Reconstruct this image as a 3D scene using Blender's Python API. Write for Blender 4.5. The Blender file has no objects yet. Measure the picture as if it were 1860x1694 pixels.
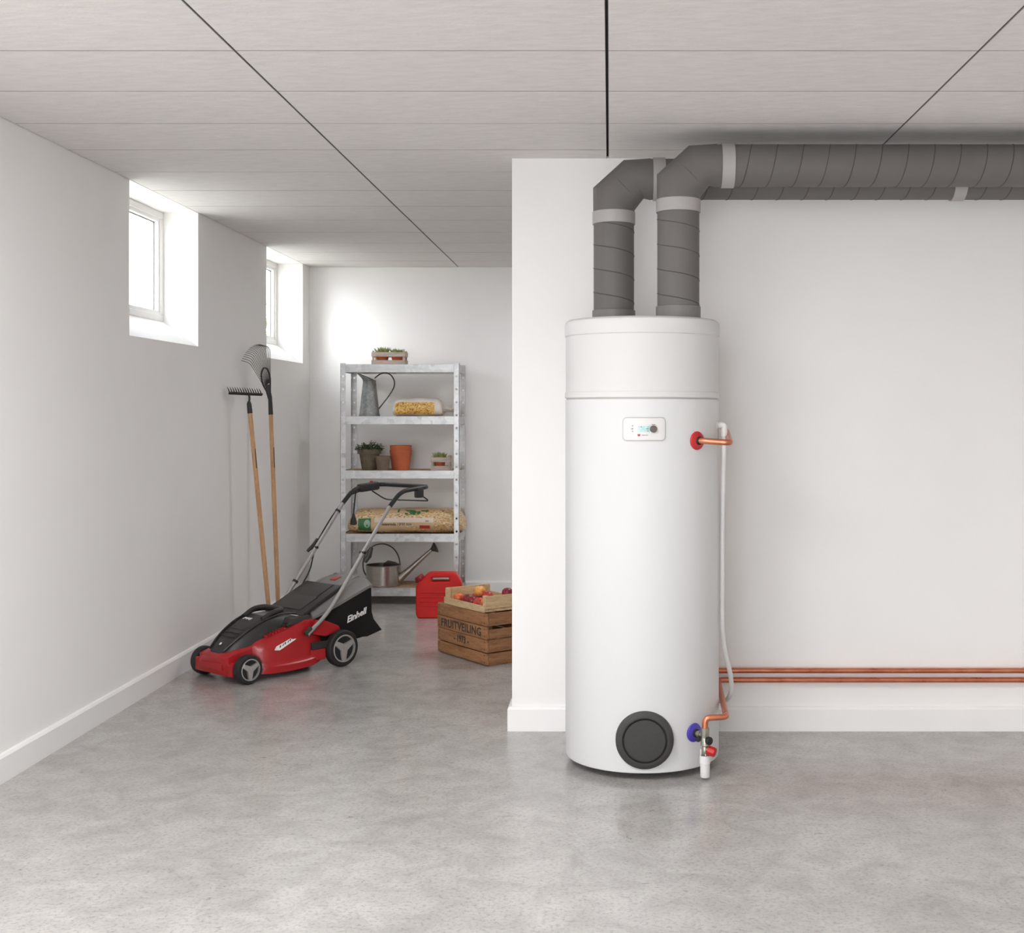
import bpy, bmesh, math, random
from mathutils import Vector, Matrix, Euler
random.seed(7)
PI = math.pi
scene = bpy.context.scene
COL = scene.collection

# ------------------------------------------------------------------ camera
F_PX, XV, YV, W_PX, H_PX = 2236.0, 1107.0, 750.0, 1860.0, 1694.0
cam_d = bpy.data.cameras.new('camera')
cam = bpy.data.objects.new('camera', cam_d)
COL.objects.link(cam)
cam_d.sensor_fit = 'HORIZONTAL'
cam_d.sensor_width = 36.0
cam_d.lens = F_PX / W_PX * 36.0
cam_d.shift_x = -(XV - W_PX / 2) / W_PX
cam_d.shift_y = (YV - H_PX / 2) / W_PX
cam_d.clip_start = 0.05
cam.location = (0, 0, 1.4)
cam.rotation_euler = (PI / 2, 0, 0)
scene.camera = cam

# ------------------------------------------------------------------ world, sun, exposure
world = bpy.data.worlds.new('sky')
scene.world = world
world.use_nodes = True
bg = world.node_tree.nodes['Background']
bg.inputs['Color'].default_value = (0.92, 0.96, 1.0, 1)
bg.inputs['Strength'].default_value = 6.8

sun_d = bpy.data.lights.new('sun', 'SUN')
sun = bpy.data.objects.new('sun', sun_d)
COL.objects.link(sun)
sun_d.energy = 3.2
sun_d.angle = math.radians(34)
sun_d.color = (1.0, 0.98, 0.95)
sun.rotation_euler = Vector((0.60, 0.75, -0.28)).to_track_quat('-Z', 'Y').to_euler()
sun.location = (-6, -4, 6)

# two square fill lights added out of view to brighten the room: one above the viewer near the left wall, one behind the partition
for k, (loc, size, watt) in enumerate((((-1.15, 2.65, 2.50), 1.0, 63.0), ((0.30, 7.90, 2.50), 0.9, 21.0))):
    lamp_d = bpy.data.lights.new('fill_light', 'AREA')
    lamp = bpy.data.objects.new('fill_light', lamp_d)
    COL.objects.link(lamp)
    lamp_d.shape = 'SQUARE'
    lamp_d.size = size
    lamp_d.energy = watt
    lamp_d.color = (0.97, 0.985, 1.0)
    lamp.location = loc

scene.view_settings.view_transform = 'Standard'
scene.view_settings.look = 'None'
scene.view_settings.gamma = 1.0
scene.view_settings.use_curve_mapping = False
scene.view_settings.exposure = 0.27
scene.cycles.max_bounces = 12
scene.cycles.diffuse_bounces = 8
scene.cycles.transparent_max_bounces = 16

# ------------------------------------------------------------------ materials
def lin(c):
    c = c / 255.0
    return c / 12.92 if c <= 0.04045 else ((c + 0.055) / 1.055) ** 2.4
def rgb(r, g, b):
    return (lin(r), lin(g), lin(b), 1.0)

class Mat:
    def __init__(self, name, color, rough=0.6, metal=0.0, spec=0.5):
        self.m = bpy.data.materials.new(name)
        self.m.use_nodes = True
        self.nt = self.m.node_tree
        self.b = self.nt.nodes['Principled BSDF']
        self.b.inputs['Base Color'].default_value = color
        self.b.inputs['Roughness'].default_value = rough
        self.b.inputs['Metallic'].default_value = metal
        self.b.inputs['Specular IOR Level'].default_value = spec
        self.color = color
        self.co = None
    def coord(self, scale=(1, 1, 1), kind='Object'):
        tc = self.nt.nodes.new('ShaderNodeTexCoord')
        mp = self.nt.nodes.new('ShaderNodeMapping')
        mp.inputs['Scale'].default_value = scale
        self.nt.links.new(tc.outputs[kind], mp.inputs['Vector'])
        return mp.outputs['Vector']
    def noise(self, scale, detail=4, rough=0.55, stretch=(1, 1, 1), dist=0.0):
        n = self.nt.nodes.new('ShaderNodeTexNoise')
        n.inputs['Scale'].default_value = scale
        n.inputs['Detail'].default_value = detail
        n.inputs['Roughness'].default_value = rough
        n.inputs['Distortion'].default_value = dist
        self.nt.links.new(self.coord(stretch), n.inputs['Vector'])
        return n.outputs['Fac']
    def voronoi(self, scale, stretch=(1, 1, 1), out='Color', feature='F1'):
        n = self.nt.nodes.new('ShaderNodeTexVoronoi')
        n.feature = feature
        n.inputs['Scale'].default_value = scale
        self.nt.links.new(self.coord(stretch), n.inputs['Vector'])
        return n.outputs[out]
    def ramp(self, fac, stops):
        r = self.nt.nodes.new('ShaderNodeValToRGB')
        e = r.color_ramp.elements
        while len(e) < len(stops):
            e.new(0.5)
        for el, (p, c) in zip(e, stops):
            el.position = p
            el.color = c
        self.nt.links.new(fac, r.inputs['Fac'])
        return r.outputs['Color']
    def mix(self, fac, a, b, mode='MIX'):
        n = self.nt.nodes.new('ShaderNodeMix')
        n.data_type = 'RGBA'
        n.blend_type = mode
        for sock, v in ((n.inputs[0], fac), (n.inputs[6], a), (n.inputs[7], b)):
            if hasattr(v, 'is_linked') or hasattr(v, 'links'):
                self.nt.links.new(v, sock)
            else:
                sock.default_value = v
        return n.outputs[2]
    def set(self, sock, out):
        self.nt.links.new(out, self.b.inputs[sock])
    def bump(self, height, strength=0.2, dist=0.01, prev=None):
        n = self.nt.nodes.new('ShaderNodeBump')
        n.inputs['Strength'].default_value = strength
        n.inputs['Distance'].default_value = dist
        self.nt.links.new(height, n.inputs['Height'])
        if prev is not None:
            self.nt.links.new(prev, n.inputs['Normal'])
        self.nt.links.new(n.outputs['Normal'], self.b.inputs['Normal'])
        return n.outputs['Normal']

def g(v):
    return (v, v, v, 1)

def plain(name, color, rough=0.6, metal=0.0, var=0.08, scale=12, bump=0.05, spec=0.5, stretch=(1, 1, 1)):
    """a material with a light procedural mottling and relief"""
    m = Mat(name, color, rough, metal, spec)
    n = m.noise(scale, stretch=stretch)
    lo = tuple(c * (1 - var) for c in color[:3]) + (1,)
    hi = tuple(min(1, c * (1 + var)) for c in color[:3]) + (1,)
    m.set('Base Color', m.ramp(n, [(0.3, lo), (0.7, hi)]))
    if bump:
        m.bump(n, bump, 0.004)
    return m.m

def wood(name, dark, light, along=(1, 1, 1), rough=0.7, scale=5, bump=0.25):
    m = Mat(name, light, rough, 0, 0.3)
    n1 = m.noise(scale, 6, 0.6, along, 0.6)
    n2 = m.noise(scale * 6, 3, 0.6, along)
    c = m.ramp(n1, [(0.3, dark), (0.68, light)])
    c = m.mix(0.35, c, m.ramp(n2, [(0.3, tuple(x * 0.6 for x in dark[:3]) + (1,)), (0.7, light)]))
    m.set('Base Color', c)
    m.bump(n2, bump, 0.003)
    return m.m

M = {}
# walls: white matt paint
m = Mat('white_wall_paint', rgb(240, 236, 233), 0.75, 0, 0.3)
n = m.noise(1.2, 3); n2 = m.noise(180, 2)
m.set('Base Color', m.ramp(n, [(0.3, rgb(238, 236, 234)), (0.7, rgb(242, 240, 238))]))
m.bump(n2, 0.06, 0.002)
M['wall'] = m.m
M['trim'] = plain('white_trim_paint', rgb(241, 239, 237), 0.45, 0, 0.015, 3, 0.0)
# floor: smoothed concrete with grey clouds, fine dark flecks and satin gloss
m = Mat('polished_concrete', rgb(160, 155, 151), 0.4, 0, 0.6)
big = m.noise(1.1, 6, 0.62, (1, 1, 1), 0.4)
mid = m.noise(7, 8, 0.68, (1, 1, 1), 0.6)
fine = m.noise(75, 4, 0.7, (1, 1.0, 1))
scr = m.noise(26, 6, 0.75, (1, 1.7, 1), 1.2)
c = m.ramp(big, [(0.28, rgb(148, 144, 141)), (0.5, rgb(170, 166, 163)), (0.74, rgb(185, 180, 177))])
c = m.mix(0.45, c, m.ramp(mid, [(0.32, rgb(142, 139, 136)), (0.6, rgb(188, 184, 181))]))
c = m.mix(m.ramp(fine, [(0.34, g(0.5)), (0.5, g(0.0))]), c, rgb(122, 118, 115))
c = m.mix(m.ramp(scr, [(0.31, g(0.75)), (0.40, g(0.0))]), c, rgb(104, 101, 98))
m.set('Base Color', c)
m.set('Roughness', m.ramp(mid, [(0.3, g(0.19)), (0.7, g(0.23))]))
M['floor'] = m.m
# ceiling: fibrous insulation boards
m = Mat('fibre_ceiling_board', rgb(212, 205, 201), 0.9, 0, 0.2)
n1 = m.noise(9, 6, 0.65, (1.0, 3.2, 1)); n2 = m.noise(70, 4, 0.7, (1, 2.4, 1))
m.set('Base Color', m.ramp(n1, [(0.3, rgb(216, 212, 210)), (0.7, rgb(228, 224, 222))]))
m.bump(n2, 0.22, 0.004, m.bump(n1, 0.25, 0.012))
M['ceil'] = m.m
M['edge'] = plain('raw_board_edge', rgb(146, 140, 137), 0.95, 0, 0.1, 40, 0.0)
M['joint'] = plain('dark_joint', rgb(70, 66, 64), 0.9, 0, 0.1, 20, 0.0)
M['upvc'] = plain('white_window_plastic', rgb(238, 236, 233), 0.35, 0, 0.01, 4, 0.0)
M['gasket'] = plain('grey_gasket', rgb(110, 108, 107), 0.6, 0, 0.05, 30, 0.0)
# glass: clear pane with a faint reflection
mt = bpy.data.materials.new('window_glass'); mt.use_nodes = True
nt = mt.node_tree; nt.nodes.remove(nt.nodes['Principled BSDF'])
tr = nt.nodes.new('ShaderNodeBsdfTransparent'); tr.inputs['Color'].default_value = (0.93, 0.955, 0.97, 1)
gl = nt.nodes.new('ShaderNodeBsdfGlossy'); gl.inputs['Roughness'].default_value = 0.02
mx = nt.nodes.new('ShaderNodeMixShader')
mx.inputs[0].default_value = 0.05; nt.links.new(tr.outputs[0], mx.inputs[1]); nt.links.new(gl.outputs[0], mx.inputs[2])
nt.links.new(mx.outputs[0], nt.nodes['Material Output'].inputs['Surface'])
M['glass'] = mt

M['enamel'] = plain('white_enamel', rgb(215, 215, 214), 0.45, 0, 0.006, 2, 0.0, 0.25)
M['capplastic'] = plain('white_cap_plastic', rgb(212, 211, 209), 0.5, 0, 0.006, 2, 0.0, 0.25)
M['black_plastic'] = plain('black_grained_plastic', rgb(52, 50, 47), 0.5, 0, 0.12, 160, 0.12)
M['groove'] = plain('black_groove', rgb(33, 32, 30), 0.6, 0, 0.05, 60, 0.0)
M['panel'] = plain('white_panel_plastic', rgb(218, 215, 213), 0.4, 0, 0.005, 3, 0.0)
M['panel_edge'] = plain('pale_grey_panel_edge', rgb(186, 183, 180), 0.5, 0, 0.005, 3, 0.0)
m = Mat('pale_teal_display', rgb(196, 224, 220), 0.25)
m.set('Base Color', m.ramp(m.noise(60, 2), [(0.3, rgb(166, 202, 198)), (0.7, rgb(184, 214, 210))]))
M['lcd'] = m.m
M['knob'] = plain('taupe_knob', rgb(96, 86, 83), 0.5, 0, 0.04, 60, 0.0)
M['ink'] = plain('dark_ink', rgb(58, 54, 52), 0.7, 0, 0.05, 80, 0.0)
M['ink_soft'] = plain('grey_ink', rgb(150, 148, 146), 0.7, 0, 0.05, 80, 0.0)
M['logo_red'] = plain('logo_red', rgb(168, 40, 62), 0.5, 0, 0.03, 60, 0.0)
M['red_plastic'] = plain('red_rosette_plastic', rgb(190, 36, 38), 0.4, 0, 0.05, 60, 0.03)
M['blue_plastic'] = plain('blue_rosette_plastic', rgb(74, 60, 168), 0.4, 0, 0.05, 60, 0.03)
M['knob_red'] = plain('red_knob_plastic', rgb(185, 28, 26), 0.4, 0, 0.06, 60, 0.04)
m = Mat('copper_pipe', rgb(208, 128, 98), 0.3, 0.85)
nn = m.noise(14, 5, 0.6)
m.set('Base Color', m.ramp(nn, [(0.3, rgb(196, 112, 84)), (0.7, rgb(222, 148, 116))]))
m.set('Roughness', m.ramp(nn, [(0.3, g(0.25)), (0.7, g(0.42))]))
M['copper'] = m.m
M['brass'] = plain('nickel_brass', rgb(168, 164, 152), 0.35, 0.8, 0.1, 50, 0.1)
M['white_tube'] = plain('milky_plastic_tube', rgb(222, 220, 218), 0.35, 0, 0.01, 5, 0.0)
M['duct'] = plain('grey_insulated_duct', rgb(105, 101, 98), 0.68, 0, 0.035, 7, 0.04)
M['duct_seam'] = plain('dark_duct_seam', rgb(78, 74, 71), 0.7, 0, 0.05, 30, 0.0)
M['band'] = plain('pale_grey_band', rgb(168, 163, 161), 0.5, 0, 0.02, 12, 0.0)
M['collar'] = plain('mid_grey_collar', rgb(118, 114, 111), 0.55, 0, 0.03, 12, 0.0)

m = Mat('galvanised_steel', rgb(205, 203, 200), 0.38, 0.75)
v = m.voronoi(28); n = m.noise(7, 4, 0.6, (0.5, 1, 3))
c = m.mix(0.18, m.ramp(n, [(0.3, rgb(168, 166, 162)), (0.7, rgb(202, 200, 196))]), v, 'OVERLAY')
hs = m.nt.nodes.new('ShaderNodeHueSaturation'); hs.inputs['Saturation'].default_value = 0.08
m.nt.links.new(c, hs.inputs['Color']); m.set('Base Color', hs.outputs['Color'])
m.set('Roughness', m.ramp(n, [(0.3, g(0.32)), (0.7, g(0.48))]))
M['galv'] = m.m
m = Mat('weathered_zinc', rgb(150, 152, 152), 0.5, 0.55)
n = m.noise(30, 6, 0.7); n2 = m.voronoi(60, out='Distance')
m.set('Base Color', m.ramp(n, [(0.3, rgb(122, 125, 126)), (0.55, rgb(158, 160, 160)), (0.75, rgb(184, 184, 181))]))
m.bump(n, 0.2, 0.003)
M['zinc'] = m.m
M['steel'] = plain('brushed_steel', rgb(176, 170, 162), 0.28, 0.9, 0.08, 9, 0.03, stretch=(1, 1, 6))
M['dark_steel'] = plain('dark_steel', rgb(92, 88, 84), 0.4, 0.8, 0.1, 20, 0.05)
m = Mat('particle_board', rgb(186, 158, 124), 0.85, 0, 0.2)
v = m.voronoi(120, (1, 2, 1)); n = m.noise(60, 4)
c = m.ramp(n, [(0.3, rgb(160, 130, 96)), (0.7, rgb(204, 178, 144))])
m.set('Base Color', m.mix(0.12, c, v, 'OVERLAY'))
M['board'] = m.m
M['terracotta'] = plain('terracotta', rgb(196, 104, 68), 0.8, 0, 0.12, 14, 0.1)
M['old_clay'] = plain('mossy_brown_clay', rgb(112, 100, 84), 0.85, 0, 0.22, 22, 0.15)
M['dull_clay'] = plain('dull_brown_clay', rgb(118, 102, 88), 0.85, 0, 0.15, 22, 0.12)
M['soil'] = plain('potting_soil', rgb(60, 48, 40), 0.95, 0, 0.3, 80, 0.5)
m = Mat('dark_green_leaf', rgb(64, 84, 56), 0.55)
m.set('Base Color', m.ramp(m.noise(40, 3), [(0.3, rgb(44, 62, 40)), (0.7, rgb(92, 112, 78))]))
M['leaf_dark'] = m.m
m = Mat('fresh_succulent_leaf', rgb(132, 158, 90), 0.5)
m.set('Base Color', m.ramp(m.noise(30, 3), [(0.3, rgb(92, 122, 66)), (0.7, rgb(176, 196, 120))]))
M['leaf_fresh'] = m.m
M['grey_wood'] = wood('weathered_pale_wood', rgb(168, 150, 138), rgb(208, 194, 184), (1, 6, 6), scale=8)
M['crate_wood'] = wood('brown_crate_wood', rgb(116, 78, 52), rgb(188, 136, 94), (1, 9, 9), scale=5)
M['crate_wood_dark'] = wood('dark_crate_post', rgb(70, 52, 38), rgb(112, 84, 60), (6, 6, 1), scale=6)
M['tray_wood'] = wood('light_tray_wood', rgb(184, 150, 108), rgb(228, 200, 158), (1, 9, 9), scale=6)
M['crate_wood_y'] = wood('brown_crate_side_wood', rgb(106, 72, 48), rgb(176, 126, 88), (9, 1, 9), scale=5)
M['tray_wood_y'] = wood('light_tray_side_wood', rgb(184, 150, 108), rgb(228, 200, 158), (9, 1, 9), scale=6)
M['handle_wood'] = wood('ash_handle_wood', rgb(176, 130, 92), rgb(212, 168, 126), (7, 7, 1), 0.5, 5, 0.08)
M['black_iron'] = plain('black_painted_iron', rgb(44, 42, 40), 0.45, 0.3, 0.15, 50, 0.08)
M['dark_tine'] = plain('dark_spring_steel', rgb(58, 55, 53), 0.45, 0.4, 0.1, 50, 0.0)
m = Mat('red_fuel_can_plastic', rgb(196, 36, 32), 0.45, 0, 0.3)
m.set('Base Color', m.ramp(m.noise(8, 3), [(0.3, rgb(196, 20, 16)), (0.7, rgb(212, 30, 24))]))
m.bump(m.noise(120, 2), 0.05, 0.002)
M['can_red'] = m.m
M['cap_dark'] = plain('dark_red_cap', rgb(140, 24, 28), 0.4, 0, 0.06, 60, 0.05)
M['mower_red'] = plain('red_mower_shell', rgb(166, 24, 30), 0.3, 0, 0.05, 20, 0.02)
M['mower_black'] = plain('black_mower_plastic', rgb(44, 42, 40), 0.42, 0, 0.1, 90, 0.05)
M['mower_dark'] = plain('charcoal_mower_plastic', rgb(58, 55, 52), 0.5, 0, 0.1, 90, 0.06)
M['mower_grey'] = plain('grey_mower_plastic', rgb(122, 119, 116), 0.45, 0, 0.04, 60, 0.04)
M['fabric'] = plain('black_bag_fabric', rgb(30, 29, 28), 0.9, 0, 0.15, 140, 0.3, 0.2)
M['tube_silver'] = plain('silver_tube', rgb(178, 175, 172), 0.32, 0.7, 0.03, 20, 0.0)
M['tube_black'] = plain('black_foam_tube', rgb(33, 32, 32), 0.42, 0, 0.1, 60, 0.03)
M['rubber'] = plain('black_rubber', rgb(32, 31, 31), 0.62, 0, 0.12, 60, 0.1)
M['wheel_silver'] = plain('silver_wheel_cap', rgb(178, 174, 170), 0.35, 0.5, 0.04, 40, 0.0)
M['print_white'] = plain('white_print', rgb(236, 233, 230), 0.6, 0, 0.02, 40, 0.0)
m = Mat('pellet_bag', rgb(206, 178, 138), 0.5)
v = m.voronoi(75, (1, 1, 2.0)); n = m.noise(5, 3)
bw = m.nt.nodes.new('ShaderNodeRGBToBW'); m.nt.links.new(v, bw.inputs[0])
c = m.ramp(bw.outputs[0], [(0.12, rgb(122, 84, 48)), (0.32, rgb(196, 160, 112)), (0.6, rgb(224, 200, 164)), (0.85, rgb(240, 226, 204))])
m.set('Base Color', m.mix(m.ramp(n, [(0.4, g(0.0)), (0.65, g(0.45))]), c, rgb(206, 164, 100)))
m.bump(bw.outputs[0], 0.3, 0.004)
M['pellets'] = m.m
m = Mat('corn_grains', rgb(214, 164, 70), 0.4)
v = m.voronoi(110, (1, 1, 1.4)); n = m.noise(6, 3)
bw = m.nt.nodes.new('ShaderNodeRGBToBW'); m.nt.links.new(v, bw.inputs[0])
c = m.ramp(bw.outputs[0], [(0.12, rgb(150, 96, 30)), (0.4, rgb(214, 160, 62)), (0.85, rgb(240, 206, 130))])
m.set('Base Color', c)
m.bump(bw.outputs[0], 0.3, 0.003)
M['grains'] = m.m
M['bag_paper'] = plain('white_bag_paper', rgb(224, 216, 208), 0.55, 0, 0.05, 10, 0.15)
M['label_pale'] = plain('pale_print_band', rgb(226, 208, 190), 0.5, 0, 0.04, 10, 0.1)
M['label_tan'] = plain('tan_print_band', rgb(206, 176, 138), 0.5, 0, 0.04, 10, 0.1)
M['label_green'] = plain('green_print', rgb(58, 112, 66), 0.5, 0, 0.1, 30, 0.0)
M['label_sage'] = plain('sage_print', rgb(150, 176, 150), 0.5, 0, 0.1, 30, 0.0)
M['label_red'] = plain('red_print', rgb(190, 60, 52), 0.5, 0, 0.05, 30, 0.0)
M['gravel'] = plain('pale_gravel', rgb(200, 194, 184), 0.9, 0, 0.15, 30, 0.3)
m = Mat('tree_foliage', rgb(150, 160, 100), 0.6)
m.set('Base Color', m.ramp(m.noise(3, 3), [(0.3, rgb(112, 126, 66)), (0.7, rgb(188, 192, 128))]))
M['tree_leaf'] = m.m
M['bark'] = wood('bark', rgb(70, 56, 44), rgb(120, 100, 82), (4, 4, 1))
def fruit_mat(name, a, b, bias):
    m = Mat(name, a, 0.35)
    n = m.noise(16, 3, 0.5, (1, 1, 1), 0.5)
    m.set('Base Color', m.ramp(n, [(bias - 0.14, a), (bias + 0.14, b)]))
    return m.m
M['fruit_orange'] = fruit_mat('orange_red_nectarine_skin', rgb(226, 120, 62), rgb(186, 48, 36), 0.52)
M['fruit_dark'] = fruit_mat('dark_red_nectarine_skin', rgb(150, 36, 44), rgb(92, 20, 34), 0.5)
M['fruit_gold'] = fruit_mat('golden_nectarine_skin', rgb(240, 182, 92), rgb(204, 84, 54), 0.56)
M['fruit_red'] = fruit_mat('red_nectarine_skin', rgb(206, 70, 52), rgb(150, 32, 40), 0.5)

# ------------------------------------------------------------------ mesh building
class MB:
    def __init__(self):
        self.bm = bmesh.new()
    def box(self, c, s, rot=None, bev=0.0, seg=2):
        mat = Matrix.Translation(Vector(c))
        if rot is not None:
            mat = mat @ rot.to_4x4()
        mat = mat @ Matrix.Diagonal((s[0], s[1], s[2], 1))
        r = bmesh.ops.create_cube(self.bm, size=1.0, matrix=mat)
        if bev > 0:
            vs = set(r['verts'])
            ed = [e for e in self.bm.edges if e.verts[0] in vs and e.verts[1] in vs]
            bmesh.ops.bevel(self.bm, geom=ed, offset=bev, segments=seg, affect='EDGES', profile=0.5)
        return self
    def span(self, a, b, bev=0.0, seg=2):
        return self.box([(a[i] + b[i]) / 2 for i in range(3)], [abs(b[i] - a[i]) for i in range(3)], None, bev, seg)
    def rings(self, rings, close=True, cap=True):
        vr = [[self.bm.verts.new(p) for p in r] for r in rings]
        n = len(vr[0])
        for a, b in zip(vr, vr[1:]):
            for i in range(n if close else n - 1):
                j = (i + 1) % n
                try:
                    self.bm.faces.new((a[i], a[j], b[j], b[i]))
                except ValueError:
                    pass
        if cap:
            for r, flip in ((vr[0], True), (vr[-1], False)):
                try:
                    self.bm.faces.new(list(reversed(r)) if flip else r)
                except ValueError:
                    pass
        return self
    def tube(self, pts, r, seg=10, cap=True, radii=None):
        pts = [Vector(p) for p in pts]
        n = len(pts)
        t = []
        for i in range(n):
            d = (pts[min(i + 1, n - 1)] - pts[max(i - 1, 0)])
            t.append(d.normalized())
        up = Vector((0, 0, 1)) if abs(t[0].z) < 0.9 else Vector((1, 0, 0))
        a = t[0].cross(up).normalized()
        rings = []
        for i in range(n):
            if i:
                a = (a - t[i] * a.dot(t[i])).normalized()
            b = t[i].cross(a)
            k = 1.0
            if 0 < i < n - 1:
                d1 = (pts[i] - pts[i - 1]).normalized()
                k = 1.0 / max(0.5, d1.dot(t[i]))
                side = (pts[i + 1] - pts[i]).normalized() - d1
            rr = radii[i] if radii else r
            ring = []
            for j in range(seg):
                an = 2 * PI * j / seg
                off = a * (math.cos(an) * rr) + b * (math.sin(an) * rr)
                if 0 < i < n - 1 and side.length > 1e-4:
                    sd = side.normalized()
                    off = off + sd * off.dot(sd) * (k - 1)
                ring.append(pts[i] + off)
            rings.append(ring)
        return self.rings(rings, True, cap)
    def cyl(self, a, b, r0, r1=None, seg=20, cap=True):
        return self.tube([a, b], r0, seg, cap, [r0, r0 if r1 is None else r1])
    def lathe(self, prof, seg=32, mat=None, cap=True):
        mat = mat or Matrix.Identity(4)
        rings = []
        for r, z in prof:
            rings.append([mat @ Vector((r * math.cos(2 * PI * j / seg), r * math.sin(2 * PI * j / seg), z)) for j in range(seg)])
        return self.rings(rings, True, cap)
    def prism(self, pts, y0, y1, mat=None, bev=0.0):
        """outline in local x-z, extruded along y"""
        mat = mat or Matrix.Identity(4)
        a = [self.bm.verts.new(mat @ Vector((p[0], y0, p[1]))) for p in pts]
        b = [self.bm.verts.new(mat @ Vector((p[0], y1, p[1]))) for p in pts]
        fs = [self.bm.faces.new(a), self.bm.faces.new(list(reversed(b)))]
        n = len(pts)
        for i in range(n):
            j = (i + 1) % n
            fs.append(self.bm.faces.new((a[j], a[i], b[i], b[j])))
        if bev:
            vs = set(a + b)
            ed = [e for e in self.bm.edges if e.verts[0] in vs and e.verts[1] in vs]
            bmesh.ops.bevel(self.bm, geom=ed, offset=bev, segments=2, affect='EDGES', profile=0.5)
        return self
    def leaf(self, p, d, up, length, width, fold=0.15):
        p = Vector(p); d = Vector(d).normalized()
        s = d.cross(Vector(up))
        s = s.normalized() if s.length > 1e-4 else Vector((1, 0, 0))
        nrm = s.cross(d)
        v = [p, p + d * length * 0.45 + s * width / 2 + nrm * width * fold, p + d * length - nrm * length * 0.12,
             p + d * length * 0.45 - s * width / 2 + nrm * width * fold, p + d * length * 0.45 - nrm * width * fold]
        w = [self.bm.verts.new(x) for x in v]
        for f in ((0, 1, 4), (1, 2, 4), (2, 3, 4), (3, 0, 4)):
            self.bm.faces.new([w[i] for i in f])
        return self
    def build(self, name, mat, parent=None, angle=35, bend=None, loc=None):
        bmesh.ops.recalc_face_normals(self.bm, faces=self.bm.faces)
        if bend:
            for v in self.bm.verts:
                v.co = bend(v.co)
        me = bpy.data.meshes.new(name)
        self.bm.to_mesh(me)
        self.bm.free()
        return link(name, me, mat, parent, angle, loc)

def link(name, me, mat, parent=None, angle=35, loc=None):
    if mat is not None:
        me.materials.clear()
        me.materials.append(M[mat] if isinstance(mat, str) else mat)
    if angle:
        me.shade_smooth()
        me.set_sharp_from_angle(angle=math.radians(angle))
    o = bpy.data.objects.new(name, me)
    COL.objects.link(o)
    if parent is not None:
        o.parent = parent
    if loc is not None:
        o.location = loc
    return o

def curve_mesh(cu):
    o = bpy.data.objects.new('tmp', cu)
    COL.objects.link(o)
    dg = bpy.context.evaluated_depsgraph_get()
    me = bpy.data.meshes.new_from_object(o.evaluated_get(dg))
    bpy.data.objects.remove(o)
    bpy.data.curves.remove(cu)
    return me

def text(name, body, size, mat, parent, fn, xs=1.0, shear=0.0, bold=0.0, extrude=0.0004, space=1.0):
    """flat lettering; fn maps (x right, y up, z out) to the parent's space"""
    cu = bpy.data.curves.new(name, 'FONT')
    cu.body = body
    cu.size = size
    cu.align_x = 'CENTER'
    cu.align_y = 'CENTER'
    cu.extrude = extrude
    cu.offset = bold
    cu.shear = shear
    cu.space_character = space
    cu.resolution_u = 2
    me = curve_mesh(cu)
    me.name = name
    for v in me.vertices:
        v.co = Vector(fn(v.co.x * xs, v.co.y, v.co.z))
    return link(name, me, mat, parent, 0)

def outline_solid(splines, half, bev, res=2):
    """filled 2D outline(s) with holes, in x-z, thickness along y, rounded rim"""
    cu = bpy.data.curves.new('outline', 'CURVE')
    cu.dimensions = '2D'
    cu.fill_mode = 'BOTH'
    cu.extrude = half
    cu.bevel_depth = bev
    cu.bevel_resolution = res
    for pts in splines:
        sp = cu.splines.new('POLY')
        sp.points.add(len(pts) - 1)
        for p, q in zip(sp.points, pts):
            p.co = (q[0], q[1], 0, 1)
        sp.use_cyclic_u = True
    me = curve_mesh(cu)
    for v in me.vertices:
        v.co = Vector((v.co.x, -v.co.z, v.co.y))
    return me

def fillet(pts, rad, n=6):
    pts = [Vector(p) for p in pts]
    out = [pts[0]]
    for i in range(1, len(pts) - 1):
        a, b, c = pts[i - 1], pts[i], pts[i + 1]
        d1, d2 = (a - b), (c - b)
        r = rad[i - 1] if isinstance(rad, (list, tuple)) else rad
        l = min(r, d1.length * 0.49, d2.length * 0.49)
        p, q = b + d1.normalized() * l, b + d2.normalized() * l
        for k in range(n + 1):
            t = k / n
            out.append((p * (1 - t) ** 2) + b * (2 * t * (1 - t)) + q * t ** 2)
    out.append(pts[-1])
    return out

def rrect(w, h, r, n=5):
    pts = []
    for cx, cy, a0 in ((w / 2 - r, h / 2 - r, 0), (-w / 2 + r, h / 2 - r, PI / 2), (-w / 2 + r, -h / 2 + r, PI), (w / 2 - r, -h / 2 + r, 1.5 * PI)):
        for k in range(n + 1):
            a = a0 + PI / 2 * k / n
            pts.append((cx + r * math.cos(a), cy + r * math.sin(a)))
    return pts

def thing(name, label, cat, loc=(0, 0, 0), rz=0.0, group=None):
    o = bpy.data.objects.new(name, None)
    o.empty_display_size = 0.1
    COL.objects.link(o)
    o.location = loc
    o.rotation_euler = (0, 0, rz)
    return tag(o, label, cat, group)

def tag(o, label, cat, group=None):
    o['label'] = label
    o['category'] = cat
    if group:
        o['group'] = group
    return o

def struct(o, label=None):
    o['kind'] = 'structure'
    if label:
        o['label'] = label
    return o

def rotz(a):
    return Matrix.Rotation(a, 3, 'Z')
def align(d, origin=(0, 0, 0)):
    """4x4 whose local z points along d"""
    return Matrix.Translation(Vector(origin)) @ Vector(d).normalized().to_track_quat('Z', 'Y').to_matrix().to_4x4()

# ------------------------------------------------------------------ room shell
XL, YB, YW, ZC = -2.312, 9.49, 5.435, 2.524       # left wall, back wall, partition face, ceiling
XR, YF = 2.9, -1.6
DX0, DX1, DZ = -1.95, 0.1, 2.2                    # unseen opening behind the viewer, sized to light the room
XE = -0.43                                        # free end of the partition
struct(MB().span((XL - 0.3, YF, -0.15), (XR + 0.2, YB + 0.2, 0)).build('floor', 'floor', angle=0), 'smooth grey concrete floor with mottled clouds and flecks')

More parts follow.
